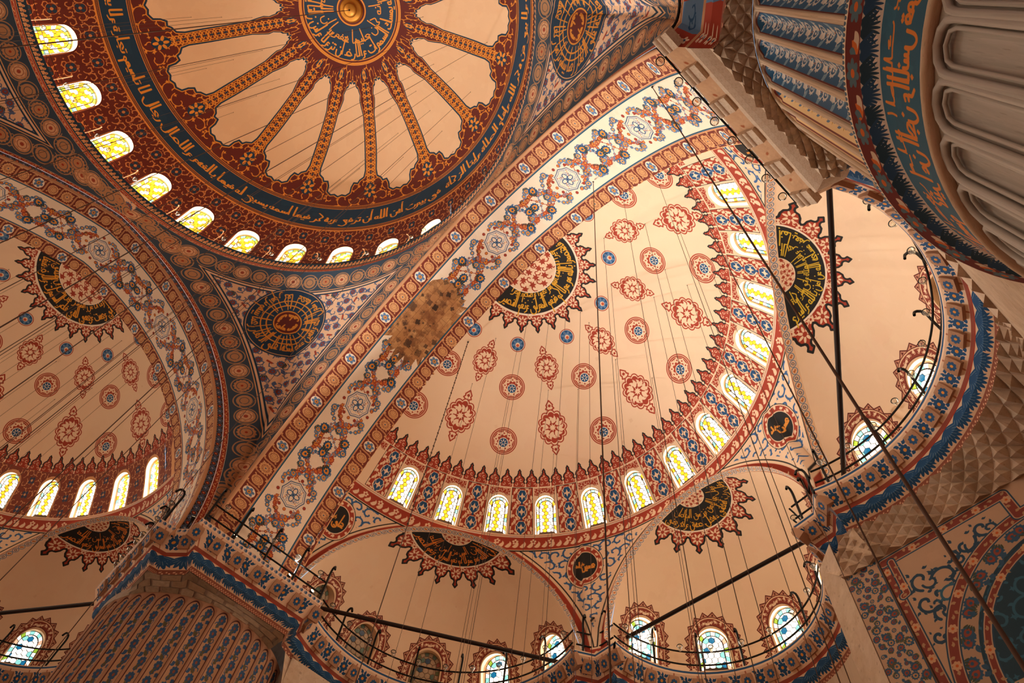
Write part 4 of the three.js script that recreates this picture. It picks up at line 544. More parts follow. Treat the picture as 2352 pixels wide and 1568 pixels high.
function cornice(P, label, style, spacing = 0.9) {
  const t = struct(`trim_${++trims}`, label, 'cornice', 'gallery cornices'), L = run(P), S = L[L.length - 1], n = Math.max(1, Math.round(S / spacing)), st = S / n;
  const stoneOnly = style === 'stone', dark = style === 'dark';
  part(t, 'walkway', sweepBand(P, 0, CORN, 1.25, CORN, 3), M.stone);
  part(t, 'lip', sweepBand(P, 0, CORN, 0.02, CORN - 0.2, stoneOnly ? 0.4 : 1.6), stoneOnly ? M.stone : dark ? M.tan : style === 'pier' ? M.lipLeaf : M.lipBand);
  const fld = part(t, 'flower_field', sweepBand(P, 0.02, CORN - 0.2, 0.4, CORN - 0.82, st, 0), stoneOnly ? M.stoneDots : dark ? M.darkCorner : M.flowerField);
  part(t, 'fillet', sweepBand(P, 0.4, CORN - 0.82, 0.44, CORN - 0.92, 2), stoneOnly ? M.stone : dark ? M.tan : M.redFillet);
  if (stoneOnly) { for (let k = 0; k < 4; k++) { const a0 = k / 4 * PI, a1 = (k + 1) / 4 * PI, f = (a) => [0.44 + 0.32 * a / PI - 0.16 * sin(a) * (1 - 0.3 * a / PI), CORN - 0.92 - 0.4 * a / PI]; const [d0, y0] = f(a0), [d1, y1] = f(a1); part(t, 'roll_moulding', sweepBand(P, d0, y0, d1, y1, 0.3), M.stone); } }
  else { part(t, 'leaf_band', sweepBand(P, 0.44, CORN - 0.92, 0.56, CORN - 1.16, 2.2), dark ? M.darkCorner : M.leafBandTop); part(t, 'leaf_band', sweepBand(P, 0.56, CORN - 1.16, 0.76, CORN - 1.32, 2.2), dark ? M.darkCorner : M.leafBandLow); }
  part(t, 'lower_strip', sweepBand(P, 0.76, CORN - 1.32, 0.8, CORN - 1.5, 1), stoneOnly ? M.stone : M.redNarrow);
  if (!dark) for (let k = 0; k < n; k++) { const q = pointOn(P, L, Math.min(S - 0.05, (k + 0.999) * st)), b = part(fld, 'bracket', stoneOnly ? scrollGeo : bracketGeo, stoneOnly ? M.stone : M.bracketFlower); const c = 0.21, y = CORN - 0.5; b.position.set(q.p[0] + q.n[0] * c, y, q.p[1] + q.n[1] * c); const zv = V(-q.n[0], -0.62, -q.n[1]).normalize(), xv = V(q.n[1], 0, -q.n[0]).normalize(), yv = zv.clone().cross(xv); b.quaternion.setFromRotationMatrix(new THREE.Matrix4().makeBasis(xv, yv, zv)); }
  return t;
}
{ const half = (top) => { const t = T.leafBand.clone(); t.repeat.set(1, 0.5); t.offset.set(0, top ? 0.5 : 0); t.needsUpdate = true; return paint(t); }; M.leafBandTop = half(true); M.leafBandLow = half(false); }
const arc = (cx, cz, r, a0, a1, n) => Array.from({ length: n + 1 }, (_, i) => { const a = lerp(a0, a1, i / n) * D2R; return [cx + r * sin(a), cz - r * cos(a)]; });
const cen = (n) => [n.n[0] * n.cd, -15.96 + n.n[1] * n.cd];
const deg = (c, p) => Math.atan2(p[0] - c[0], -(p[1] - c[1])) / D2R;
const c1 = cen(NICHE[0]), c2 = cen(NICHE[1]), c3 = cen(NICHE[2]);
const PATH = {
  n1: [...arc(c1[0], c1[1], 5.38, deg(c1, [-11.84, -17.66]) - 360 * (deg(c1, [-11.84, -17.66]) > 60), deg(c1, [-5.5, -25.5]), 40)],
  c12: [[-5.5, -25.5], [-5.08, -26.2], [-4.13, -26.2]], n2: arc(c2[0], c2[1], 4.015, -94.7, 94.7, 40).reverse().reverse(), c23: [[4.13, -26.15], [4.95, -26.1], [5.4, -25.5]],
  n3: arc(c3[0], c3[1], 5.38, deg(c3, [5.5, -25.5]), deg(c3, [11.84, -17.66]), 40),
  p1: [[-17.3, -10.68], [-12.24, -10.68], [-12.16, -11.43], [-11.78, -11.78], [-11.0, -11.79], [-11.0, -17.35], [-11.84, -17.66]],
  p2a: [[11.84, -17.66], [11.0, -17.4], [11.05, -11.78]], p2b: [[11.05, -11.78], [11.78, -11.78], [12.16, -11.43], [12.24, -10.68], [17.3, -10.68]],
};
{ const join = (a, b) => { PATH[a].post = PATH[b][1]; PATH[b].pre = PATH[a][PATH[a].length - 2]; }; join('p1', 'n1'); join('n1', 'c12'); join('c12', 'n2'); join('n2', 'c23'); join('c23', 'n3'); join('n3', 'p2a'); join('p2a', 'p2b'); }
T.stoneDots = canvas(512, 256, (g, w, h) => { fill(g, '#c4976e', w, h); blot(g, w, h, 260, ['#d3aa82', '#b0855e', '#c79c74'], 4, 30, 0.2, 8); dot(g, 256, 128, 20, '#a5521c'); dot(g, 256, 128, 30, 'rgba(150,80,30,0.25)'); }); M.stoneDots = paint(T.stoneDots);
const scrollGeo = (() => { const l = [new THREE.CylinderGeometry(0.13, 0.13, 0.46, 14).rotateZ(PI / 2).translate(0, -0.2, 0.03), new THREE.CylinderGeometry(0.1, 0.1, 0.46, 14).rotateZ(PI / 2).translate(0, 0.02, 0.06), new THREE.BoxGeometry(0.46, 0.3, 0.22).translate(0, 0.2, 0.0)]; return merge(l); })();
cornice(PATH.n1, 'curved painted cornice of the niche next to the painted pier', 'niche'); cornice(PATH.c12, 'small corner cornice between the two lower niches, at the bottom of the picture', 'niche', 0.6); cornice(PATH.n2, 'curved painted cornice under the middle niche of the bright half dome', 'niche', 0.86); cornice(PATH.c23, 'stepped corner cornice between the middle niche and the niche of the near pier', 'niche', 0.6); cornice(PATH.n3, 'curved painted cornice sweeping round the niche beside the near pier', 'niche', 0.86);
cornice(PATH.p1, 'straight painted cornice with blue leaves around the far painted pier', 'pier', 0.92); cornice(PATH.p2a, 'bare stone cornice with scrolled brackets on top of the near pier', 'stone', 1.16); cornice(PATH.p2b, 'dark blue and red shaded corner cornice of the near pier', 'dark', 1.2);
{ const west = (P, l, sp) => cornice(P, l, 'niche', sp).applyMatrix4(QUARTER); west(PATH.n3, 'curved cornice in the dim niche left of the painted pier', 0.86); west(PATH.c23, 'corner cornice in the dim half dome', 0.6); west(PATH.n2, 'cornice of the niche at the left picture edge', 0.86); west(PATH.n1, 'cornice of the far niche of the dim half dome', 0.9); }

// rows of diamond facets on a surface S(u, v)
function facets(parent, S, nu, nv, height, towards) {
  for (let j = 0; j <= nv; j++) for (let i = 0; i <= nu; i++) {
    const cu = (i + (j & 1 ? 0.5 : 0)) / nu, cv = (j + 0.0) / nv; if (cu > 1 || cv > 1) continue; const hu = 0.5 / nu, hv = 1.0 / nv;
    const q = (a, b) => V(...S(clamp(a, 0, 1), clamp(b, 0, 1))); const A = q(cu - hu, cv), B = q(cu, cv - hv), Cc = q(cu + hu, cv), D = q(cu, cv + hv), M0 = q(cu, cv);
    let nrm = Cc.clone().sub(A).cross(D.clone().sub(B)); if (nrm.length() < 1e-6) continue; nrm.normalize(); if (nrm.dot(towards) < 0) nrm.negate(); const tip = M0.clone().addScaledVector(nrm, height * (0.8 + 0.4 * ((i * 7 + j * 3) % 5) / 5)); tip.y -= height * 0.3;
    const l = []; for (const [a, b] of [[A, B], [B, Cc], [Cc, D], [D, A]]) { if (a.distanceTo(b) < 1e-4) continue; l.push([a.x, a.y, a.z], [b.x, b.y, b.z], [tip.x, tip.y, tip.z]); }
    if (l.length) part(parent, 'facet', tris(l, l.map((p) => [p[0] * 0.6 + p[1] * 0.3, p[2] * 0.6])), M.facet[(i * 5 + j * 3) % 3]);
  }
}
M.facet = ['#ecd2ba', '#dcc0a6', '#f4dec8'].map((c, i) => { const t = T.greyStone.clone(); t.offset.set(i * 0.31, i * 0.17); t.needsUpdate = true; return paint(t, { color: new THREE.Color(c).multiplyScalar(1.2), flatShading: true }); });
// ---------------------------------------------------------------- fluted piers
T.fluteBlue = canvas(192, 1536, (g, w, h) => {                   // one flute: painted channel on stone
  fill(g, '#d2b595', w, h); blot(g, w, h, 60, ['#e2cbae', '#bf9f7e'], 6, 40, 0.2, 3); const cap = (k, c) => { g.fillStyle = c; g.beginPath(); g.roundRect(k, k * 0.8 + 4, w - 2 * k, h - 2 * k - 8, (w - 2 * k) / 2); g.fill(); }; cap(22, C.dred); cap(28, '#1c5d86'); g.save(); g.clip();
  for (let j = 0; j < 17; j++) { const y = 70 + j * 92, s = j & 1 ? 1 : -1; blossom(g, 96 + s * 16, y, 34, s * 0.5, '#d6cfc6', '#17527a', '#8ea9b8'); leaf(g, 96 + s * 30, y + 60, 56, s * 0.8 + 2.6, '#cfc8c0'); leaf(g, 96 - s * 34, y + 40, 50, -s * 0.9, '#7fa3b8'); leaf(g, 96 - s * 40, y + 10, 40, s * 2, '#e0d8cc'); tendril(g, 96 - s * 20, y + 30, 34, j, s, '#dcd4c8', 6); dot(g, 96 - s * 10, y + 44, 7, '#a5623a'); } g.restore();
});
T.fluteCream = canvas(192, 1536, (g, w, h) => { fill(g, '#e0bd90', w, h); blot(g, w, h, 60, ['#ecd0a6', '#cfa678'], 6, 40, 0.2, 3); g.save(); g.beginPath(); g.roundRect(24, 22, w - 48, h - 44, (w - 48) / 2); g.fillStyle = '#7a2e1c'; g.fill(); g.beginPath(); g.roundRect(31, 29, w - 62, h - 58, (w - 62) / 2); g.fillStyle = '#f0cf98'; g.fill(); g.clip(); for (let j = 0; j < 22; j++) { const y = 50 + j * 70, s = j & 1 ? 1 : -1; for (const [r, an, c] of [[58, 0.7, '#5577a0'], [48, 1.9, '#b8892e'], [40, -0.4, '#35608e'], [34, 2.8, '#d3a23c']]) leaf(g, 96 - s * 6, y, r, s * an, c); dot(g, 96 + s * 18, y + 26, 8, '#35608e'); } g.restore(); });
T.fluteFar = canvas(128, 1024, (g, w, h) => { fill(g, '#a5785a', w, h); const cap = (k, c) => { g.fillStyle = c; g.beginPath(); g.roundRect(k, k + 2, w - 2 * k, h, (w - 2 * k) / 2); g.fill(); }; cap(12, '#4d1c15'); cap(18, '#b58a68'); g.save(); g.clip(); for (let j = 0; j < 12; j++) { const y = 54 + j * 86, s = j & 1 ? 1 : -1; petals(g, 64 + s * 6, y, 30, 8, '#2b4f74', '#8a4a34', 0, 0.32); leaf(g, 64 - s * 14, y + 52, 40, s * 0.7, '#5a5236'); leaf(g, 64 + s * 20, y + 40, 34, -s * 0.8 + 3, '#2b4f74'); tendril(g, 64 - s * 14, y + 36, 20, j, s, '#2b4f74', 5); } g.restore(); });
T.pierText = canvas(2048, 160, (g, w, h) => { fill(g, C.teal, w, h); blot(g, w, h, 120, ['#1a5c78', '#0f4258', '#2a6a80'], 4, 40, 0.25, 4); script(g, 'ولقد ذرأنا لجهنم كثيرا من الجن والإنس قوله الحق وله الملك يوم ينفخ في الصور عالم الغيب والشهادة وهو الحكيم الخبير', 6, 2042, 112, 34, 8, '#d4761c'); script(g, 'قوله الحق وله الملك يوم ينفخ في الصور عالم الغيب والشهادة', 20, 2030, 50, 15, 5.5, '#d4761c'); });
T.pierLeaf = canvas(512, 96, (g, w, h) => { fill(g, '#cfc0b4', w, h); for (let i = 0; i < 6; i++) { const x = i * w / 6 + 42; for (let k = -4; k <= 4; k++) { g.save(); g.translate(x, 0); g.rotate(-k * 0.2); g.fillStyle = i & 1 ? '#163f63' : '#0f3449'; g.beginPath(); g.ellipse(k * 4, 46, 6, 44, 0, 0, 7); g.fill(); g.restore(); } dot(g, x + 42, 66, 12, '#e2cfc2'); } });
T.pierRed = canvas(512, 96, (g, w, h) => { fill(g, '#6d1f14', w, h); for (let i = 0; i < 3; i++) { const x = i * w / 3 + 50; petals(g, x, 48, 42, 7, '#56707c', '#d56a20', 0.2, 0.28); leaf(g, x + 70, 80, 66, 0.9, '#d56a20'); leaf(g, x + 60, 60, 44, 1.9, '#d8c0a8'); leaf(g, x + 110, 30, 40, 2.6, '#56707c'); } });
T.pierEdge = canvas(256, 32, (g, w, h) => { fill(g, '#e0c6a8', w, h); for (let i = 0; i < 12; i++) dot(g, i * 21.3 + 10, 20, 8, '#36546a'); });
M.fluteBlue = paint(T.fluteBlue, { roughness: 0.6 }); M.fluteFar = paint(T.fluteFar); M.fluteCream = paint(T.fluteCream, { roughness: 0.6 }); M.pierText = paint(T.pierText); M.pierLeaf = paint(T.pierLeaf); M.pierRed = paint(T.pierRed); M.pierEdge = paint(T.pierEdge);
// shaft with capsule-shaped flutes between y0 and y1; prof(d, half) gives the relief at distance d inside the outline
function flutedShaft(cx, cz, R, y0, y1, n, phase, a0, a1, prof, fade, open, near0) {
  const st = 360 / n, half = st / 2 * D2R * R, per = near0 ? 34 : 14, nu = Math.max(1, Math.round((a1 - a0) / st)) * per, nv = near0 ? 170 : 90; a1 = a0 + nu / per * st;
  return sheet(nu, nv, (u, v) => { const az = lerp(a0, a1, u), f = ((az - phase) / st % 1 + 1) % 1 - 0.5, x = f * st * D2R * R, vv = v < 0.3 ? v * 2.4 : 0.72 + (v - 0.3) * 0.4, y = lerp(y0, y1, vv); const top = y1 - fade - half, bot = open ? -99 : y0 + fade + half, dy = y > top ? y - top : y < bot ? y - bot : 0, d = half - hypot(x, dy), r = R + prof(d, half), a = az * D2R; return [cx + r * cos(a), y, cz + r * sin(a)]; }, (u, v) => { const az = lerp(a0, a1, u), vv = v < 0.3 ? v * 2.4 : 0.72 + (v - 0.3) * 0.4; return [(az - phase) / st, vv]; });
}
const flat = (name, cx, cz, prof, a0, a1, m, rep, parent) => part(parent, name, sheet(96, prof.length - 1, (u, v) => { const [r, y] = prof[Math.round(v * (prof.length - 1))], a = lerp(a0, a1, u) * D2R; return [cx + r * cos(a), y, cz + r * sin(a)]; }, (u, v) => [u * rep, v]), m);
const channel = (depth) => (d, half) => (d < 0 ? 0.05 : d < half * 0.22 ? 0.05 * cos(d / (half * 0.22) * PI / 2) : -depth * sin(Math.min(1, (d / half - 0.22) / 0.78) * PI / 2));
const stepped = (d, half) => (d < 0 ? 0 : -0.13 * sin(Math.min(1, d / half * 1.15) * PI / 2));
function pier(sx, near) {
  const cx = sx * 15.75, cz = -14.95, p = struct('pier', near ? 'huge grey fluted pier close overhead with blue inscription band and blue painted upper flutes' : 'far fluted pier with brown and blue painted flutes below a leaf cornice', 'pier', 'round fluted piers of the great dome');
  const shaft = (nm, R, y0, y1, n, ph, a0, a1, prof, open, m, fine) => part(p, nm, flutedShaft(cx, cz, R, y0, y1, n, ph, a0, a1, prof, 0.04, open, fine), m);
  const ph1 = near ? 146.6 : 0, s1 = 360 / 35, ph2 = near ? 147.5 : 23.6 - 360 / 84, s2 = 360 / 42;
  if (near) { shaft('lower_shaft', 3.5, 0, 10.64, 35, ph1, ph1 - 6 * s1, ph1 + 8 * s1, stepped, true, M.greyStone, true); shaft('lower_shaft', 3.5, 0, 10.64, 35, ph1, ph1 + 8 * s1, ph1 + 29 * s1, stepped, true, M.greyStone); shaft('upper_shaft', 3.66, 12.3, 19.42, 42, ph2, ph2 - 6 * s2, ph2 + 2 * s2, channel(0.16), false, M.fluteBlue, true); shaft('upper_shaft', 3.66, 12.3, 19.42, 42, ph2, ph2 + 2 * s2, ph2 + 8 * s2, channel(0.16), false, M.fluteCream, true); shaft('upper_shaft', 3.66, 12.3, 19.42, 42, ph2, ph2 + 8 * s2, ph2 + 36 * s2, channel(0.16), false, M.fluteBlue); }
  else { shaft('lower_shaft', 3.5, 0, 10.64, 35, 0, 0, 360, stepped, true, M.greyStone); shaft('upper_shaft', 3.66, 12.3, 19.42, 42, ph2, ph2, ph2 + 360, channel(0.09), false, M.fluteFar); }
  if (near) {                                                   // raised rolls that frame each flute
    const frame = (nm, R, az, half, inset, y0, y1, r, m) => { const w = half - inset, pts = []; const put = (x, y) => { const a = (az * D2R) + x / R; pts.push([cx + R * cos(a), y, cz + R * sin(a)]); }; for (let i = 0; i <= 6; i++) put(-w, lerp(y0, y1 - half, i / 6)); for (let i = 1; i < 14; i++) { const a = PI - i / 14 * PI; put(w * cos(a), y1 - half + w * sin(a)); } for (let i = 6; i >= 0; i--) put(w, lerp(y0, y1 - half, i / 6)); part(p, nm, tube(pts, r, 7, 90), m); };
    for (let k = -5; k <= 6; k++) { frame('flute_frame', 3.51, ph1 + (k + 0.5) * s1, s1 / 2 * D2R * 3.5, 0.03, 3.0, 10.58, 0.05, M.greyStone); frame('flute_frame', 3.47, ph1 + (k + 0.5) * s1, s1 / 2 * D2R * 3.5, 0.125, 3.0, 10.56, 0.028, M.greyStone); }
    for (let k = -5; k <= 7; k++) frame('flute_frame', 3.68, ph2 + (k + 0.5) * s2, s2 / 2 * D2R * 3.66, 0.02, 12.36, 19.38, 0.042, M.stone);
  }
  flat('stone_collar', cx, cz, [[3.5, 10.6], [3.6, 10.55], [3.65, 10.6], [3.62, 10.69]], 0, 360, M.stone, 12, p);
  flat('inscription_band', cx, cz, [[3.6, 10.69], [3.66, 11.82]], 0, 360, M.pierText, 1.75, p); flat('leaf_ring', cx, cz, [[3.66, 11.82], [3.72, 11.92], [3.84, 12.03]], 0, 360, M.pierLeaf, 14, p); flat('red_ring', cx, cz, [[3.84, 12.03], [3.9, 12.13], [3.96, 12.22]], 0, 360, M.pierRed, 10, p); flat('edge_ring', cx, cz, [[3.96, 12.22], [3.97, 12.3], [3.62, 12.34]], 0, 360, M.pierEdge, 30, p);
  return { p, cx, cz };
}
const near = pier(1, true), far = pier(-1, false);
for (const [k, l] of [[1.5, 'fluted pier behind the camera'], [1, 'fluted pier beyond the dim half dome']]) { const o = near.p.clone(); o.name = numbered('pier'); o.userData = { ...near.p.userData, label: l }; o.applyMatrix4(new THREE.Matrix4().makeRotationY(PI)); if (k === 1.5) o.applyMatrix4(new THREE.Matrix4().makeTranslation(31.5, 0, 0)); scene.add(o); }
// underside between the square top of a pier and its round shaft: S(u, v), v = 0 under the cornice, 1 at the shaft
function underside(P, cx, cz, y0, rs, ys) { const O = offsetPath(P, 0.8), L = run(O), S = L[L.length - 1]; return (u, v) => { const q = pointOn(O, L, clamp(u, 0, 1) * S).p, a = Math.atan2(q[1] - cz, q[0] - cx), r = hypot(q[0] - cx, q[1] - cz), rr = lerp(Math.max(r, rs), rs, v), k = v * v * (3 - 2 * v); return [cx + rr * cos(a), lerp(y0, ys, lerp(v, k, 0.3)), cz + rr * sin(a)]; }; }
M.blocks = ['#d8c4ac', '#c9b296', '#e2d0b8', '#b9a48a', '#d2b698'].map((c, i) => { const t = T.greyStone.clone(); t.offset.set(i * 0.23, i * 0.41); t.repeat.set(0.5, 0.5); t.needsUpdate = true; return paint(t, { color: new THREE.Color(c).multiplyScalar(1.15) }); });
{
  // ashlar blocks over the far pier
  const S = underside(PATH.p1, far.cx, far.cz, CORN - 1.5, 3.72, 19.36), R = rng(4), backing = struct('wall_pier', 'recessed mortar bed behind the ashlar over the far painted pier', 'masonry');
  part(backing, 'mortar', sheet(60, 6, (u, v) => { const p = S(u, v); return [p[0], p[1] + 0.05, p[2]]; }), plain('#a08a78'));
  const rows = 3; for (let j = 0; j < rows; j++) { const n = 13, off = (j & 1) * 0.5; for (let i = 0; i < n; i++) { const u0 = (i + off) / n, u1 = Math.min(1, (i + 1 + off) / n), v0 = j / rows, v1 = (j + 1) / rows, e = 0.018 / n * 4, f = 0.012, d = 0.012 + R() * 0.02; if (u0 >= 1) continue; part(backing, 'stone_block', sheet(2, 1, (u, v) => { const p = S(lerp(u0 + e, u1 - e, u), lerp(v0 + f, v1 - f, v)); return [p[0], p[1] - d, p[2]]; }, (u, v) => [u + R() * 0.01 + i * 0.37, v * 0.5 + j * 0.3]), M.blocks[Math.floor(R() * 5)]); } }
  // faceted corbel over the near pier
  const S2 = underside([...PATH.p2a.slice(0, 2), ...PATH.p2b], near.cx, near.cz, CORN - 1.45, 3.72, 19.4), bed = struct('wall_corbel', 'faceted stone corbel between the bare cornice and the near pier', 'masonry');
  part(bed, 'bed', sheet(60, 6, (u, v) => { const p = S2(u, v); return [p[0], p[1] + 0.04, p[2]]; }), M.stone);
  facets(bed, S2, 26, 4, 0.16, V(0, -1, 0));
}
// ---------------------------------------------------------------- walls below the galleries, floor
T.wallPaint = canvas(1024, 1024, (g, w, h) => {                  // x 5.0 .. 12.6, y 10.6 .. 18.2
  const X = (x) => (x - 5) / 7.6 * w, Y = (y) => (18.2 - y) / 7.6 * h, S = w / 7.6; fill(g, '#b8977c', w, h); blot(g, w, h, 120, ['#c4a488', '#a98a70'], 10, 60, 0.14, 3);
  const band = (pts, wd) => { line(g, pts, '#1b3f58', wd * S + 14); line(g, pts, '#b8977c', wd * S + 4); line(g, pts, '#7d3326', wd * S - 4); const L = run(pts); for (let s = 0.2; s < L[L.length - 1] / S; s += 0.24) { const q = pointOn(pts, L, s * S).p; (Math.round(s / 0.24) % 4 === 0) ? petals(g, q[0], q[1], 17, 7, '#c79a74', '#c25a22') : leaf(g, q[0], q[1], 17, s * 9, '#a9845f'); } };
  for (let j = 0; j < 34; j++) for (let i = 0; i < 4; i++) { const x = X(5.12 + i * 0.26 + (j & 1) * 0.12), y = j * 31; if (x > X(5.95)) continue; blossom(g, x + 5 * sin(j * 2.1), y + 6 * cos(i * 3 + j), 9 + ((i * 5 + j * 3) % 4) * 3, i + j, '#27506f', (i + j) % 3 ? '#8c3f2e' : '#b5895f', (i + j) % 2 ? '#4a4a2c' : null); leaf(g, x + 12, y + 14, 15, i * 2 + j, '#27506f'); }
  const ar = (r) => Array.from({ length: 41 }, (_, i) => { const a = PI - i / 40 * PI; return [X(10.1 + r * cos(a)), Y(13.4 + r * sin(a) * 1.06)]; });
  for (const [x, y, r] of [[6.9, 16.9, 0.34], [7.5, 16.6, 0.4], [6.75, 16.2, 0.3], [7.0, 15.8, 0.26], [8.3, 17.2, 0.34], [8.9, 17.4, 0.26], [6.62, 15.2, 0.2], [7.9, 17.0, 0.2]]) { tendril(g, X(x), Y(y), r * S, x * 3, 1, '#1b3f58', 11); tendril(g, X(x + r * 0.6), Y(y - r * 0.5), r * S * 0.7, x * 5, -1, '#1b3f58', 9); for (let q = 0; q < 5; q++) leaf(g, X(x) + r * S * cos(q * 1.3), Y(y) + r * S * sin(q * 1.3), r * S * 0.4, q * 1.9, '#1b3f58'); }
  g.fillStyle = '#14384a'; g.beginPath(); ar(3.05).forEach((q) => g.lineTo(...q)); g.fill(); arabesque(g, X(7), Y(16.4), 800, 700, 90, '#2a5f78', 9, 4); g.save(); g.restore();
  line(g, ar(3.2), '#ab8c74', 0.5 * S); for (let i = 0; i < 26; i++) { const q = ar(3.2)[Math.round(i * 40 / 26)]; blossom(g, q[0], q[1], 24, i, '#27506f', '#8c3f2e', '#3c4430'); leaf(g, q[0] + 20, q[1] + 18, 26, i, '#27506f'); }
  band(ar(3.55), 0.26); band(ar(2.75), 0.16);
  band([[X(6.2), Y(10)], [X(6.2), Y(17.98)]], 0.24); band([[X(6.2), Y(17.98)], [X(9.8), Y(17.98)], [X(9.8), Y(17.2)], [X(12.6), Y(17.2)]], 0.24); band([[X(6.42), Y(17.9)], [X(6.42), Y(16.75)], [X(6.3), Y(16.72)]], 0.16);
});
M.wallPaint = paint(T.wallPaint);
const WZ = -26.2, WX = 12.6;
function lowerWall(name, label) {
  const w = struct(name, label, 'wall'); const quad = (nm, a, b, y0, y1, m, uv) => part(w, nm, sheet(1, 1, (u, v) => [lerp(a[0], b[0], u), lerp(y0, y1, v), lerp(a[1], b[1], u)], uv ?? ((u, v) => [u * hypot(b[0] - a[0], b[1] - a[1]) / 3, v * (y1 - y0) / 3])), m);
  const right = [[5.0, WZ], [WX, WZ]], left = [[-WX, WZ], [-5.0, WZ]];
  quad('painted_wall', right[0], right[1], 10.6, 18.2, M.wallPaint, (u, v) => [u, v]); quad('wall_foot', right[0], right[1], 0, 10.6, M.stone);
  quad('painted_wall', left[1], left[0], 10.6, 18.2, M.wallPaint, (u, v) => [u, v]); quad('wall_foot', left[0], left[1], 0, 10.6, M.stone);
  quad('side_wall', [WX, WZ], [WX, -17.7], 0, 19.7, M.stone); quad('side_wall', [-WX, -17.7], [-WX, WZ], 0, 19.7, M.stone); quad('side_wall', [WX, -17.7], [14.4, -17.7], 0, 24, M.stone); quad('side_wall', [-14.4, -17.7], [-WX, -17.7], 0, 24, M.stone); quad('side_wall', [-14.4, -17.7], [-14.4, -13], 20, 24, M.stone); quad('side_wall', [14.4, -17.7], [14.4, -13], 20, 24, M.stone);
  const back = sweepBand([...PATH.c12.slice(1), ...PATH.n2.slice(1, -1), ...PATH.c23.slice(0, 2)], 0.8, CORN - 1.5, 0.8, 0, 3); part(w, 'niche_wall', back, M.stone);
  for (const s of [-1, 1]) { quad('corner_pier', s < 0 ? [-5.0, WZ] : [4.1, -26.9], s < 0 ? [-4.1, -26.9] : [5.0, WZ], 0, 19.7, M.stone); }
  return w;
}
const wallN = lowerWall('wall_north', 'stone and painted wall under the galleries of the bright half dome');
{
  // faceted zone under the niche beside the near pier: from the round gallery down to the square corner
  const A = offsetPath(PATH.n3, 0.8), L = run(A), S0 = L[L.length - 1]; const corner = [[5.0, WZ], [WX, WZ], [WX, -17.8]], LC = run(corner), SC = LC[2];
  const S = (u, v) => { const q = pointOn(A, L, u * S0).p, c = pointOn(corner, LC, clamp(u * 1.02, 0, 1) * SC).p; const k = v; return [lerp(q[0], c[0], k), lerp(CORN - 1.5, 18.2, v), lerp(q[1], c[1], k)]; };
  const f = struct('wall_facets', 'rows of pointed stone facets under the niche beside the near pier', 'masonry'); part(f, 'bed', sheet(60, 8, (u, v) => { const p = S(u, v); return [p[0], p[1] + 0.03, p[2]]; }), M.stone); facets(f, S, 30, 6, 0.2, V(-0.6, -0.6, 0.6));
  const g = turned(f, 1, 'rows of pointed stone facets in the dim half dome'); void g;
  const m = struct('wall_facets', 'faceted corner under the niche next to the far painted pier', 'masonry'); part(m, 'bed', sheet(60, 8, (u, v) => { const p = S(u, v); return [-p[0], p[1], p[2]]; }), M.stone);
  // half-pyramid under the corner cornice
  part(f, 'corner_stone', tris([[4.15, 19.66, -26.9], [5.0, 19.66, -26.6], [4.9, 18.4, WZ + 0.02], [5.0, 19.66, -26.6], [5.9, 19.66, -26.1], [4.9, 18.4, WZ + 0.02], [5.9, 19.66, -26.1], [6.1, 18.5, WZ + 0.02], [4.9, 18.4, WZ + 0.02]]), M.stone);
}
turned(wallN, 1, 'stone wall under the galleries of the dim half dome'); turned(wallN, 2, 'stone wall behind the camera'); turned(wallN, 3, 'stone wall opposite the dim half dome');
{ const fl = solo('floor', new THREE.BoxGeometry(90, 0.3, 90), plain('#8c3b2c', { roughness: 0.95 }), 'red carpeted prayer hall floor far below', 'floor', null, 'structure'); fl.position.y = -0.15;
  const lid = (t) => { const s = new THREE.Shape([[-19, -17.7], [-19, -33], [19, -33], [19, -17.7]].map((q) => new THREE.Vector2(q[0], q[1]))); void s; void t; }; void lid; }
// ---------------------------------------------------------------- iron tie bars
const bar = (a, b, r, label) => { const g = thing('tie_bar', label, 'tie bar', 'iron tie bars across the niches'); part(g, 'rod', tube([a, b], r, 8), M.rust); for (const q of [a, b]) { const m = part(g, 'anchor_plate', new THREE.CylinderGeometry(r * 1.9, r * 1.9, 0.06, 12), M.iron); m.position.set(...q); m.quaternion.setFromUnitVectors(V(0, 1, 0), V(b[0] - a[0], b[1] - a[1], b[2] - a[2]).normalize()); } return g; };
bar([-12.35, 21.95, -17.6], [-6.6, 21.75, -26.7], 0.085, 'black iron bar across the niche next to the painted pier'); bar([-4.75, 22.3, -27.3], [4.3, 22.3, -28.0], 0.085, 'dark slanting bar across the middle niche of the bright half dome'); bar([12.1, 21.9, -17.55], [6.0, 21.9, -26.75], 0.085, 'dark bar standing upright in the picture, across the niche beside the near pier');
{ const o = turned(bar([12.1, 21.9, -17.9], [5.9, 21.9, -26.9], 0.085, 'black bar across the dim niche left of the painted pier'), 1, 'black bar across the dim niche left of the painted pier'); scene.remove(scene.children.find((c) => c.name === 'tie_bar_003')); o.name = 'tie_bar_003'; }

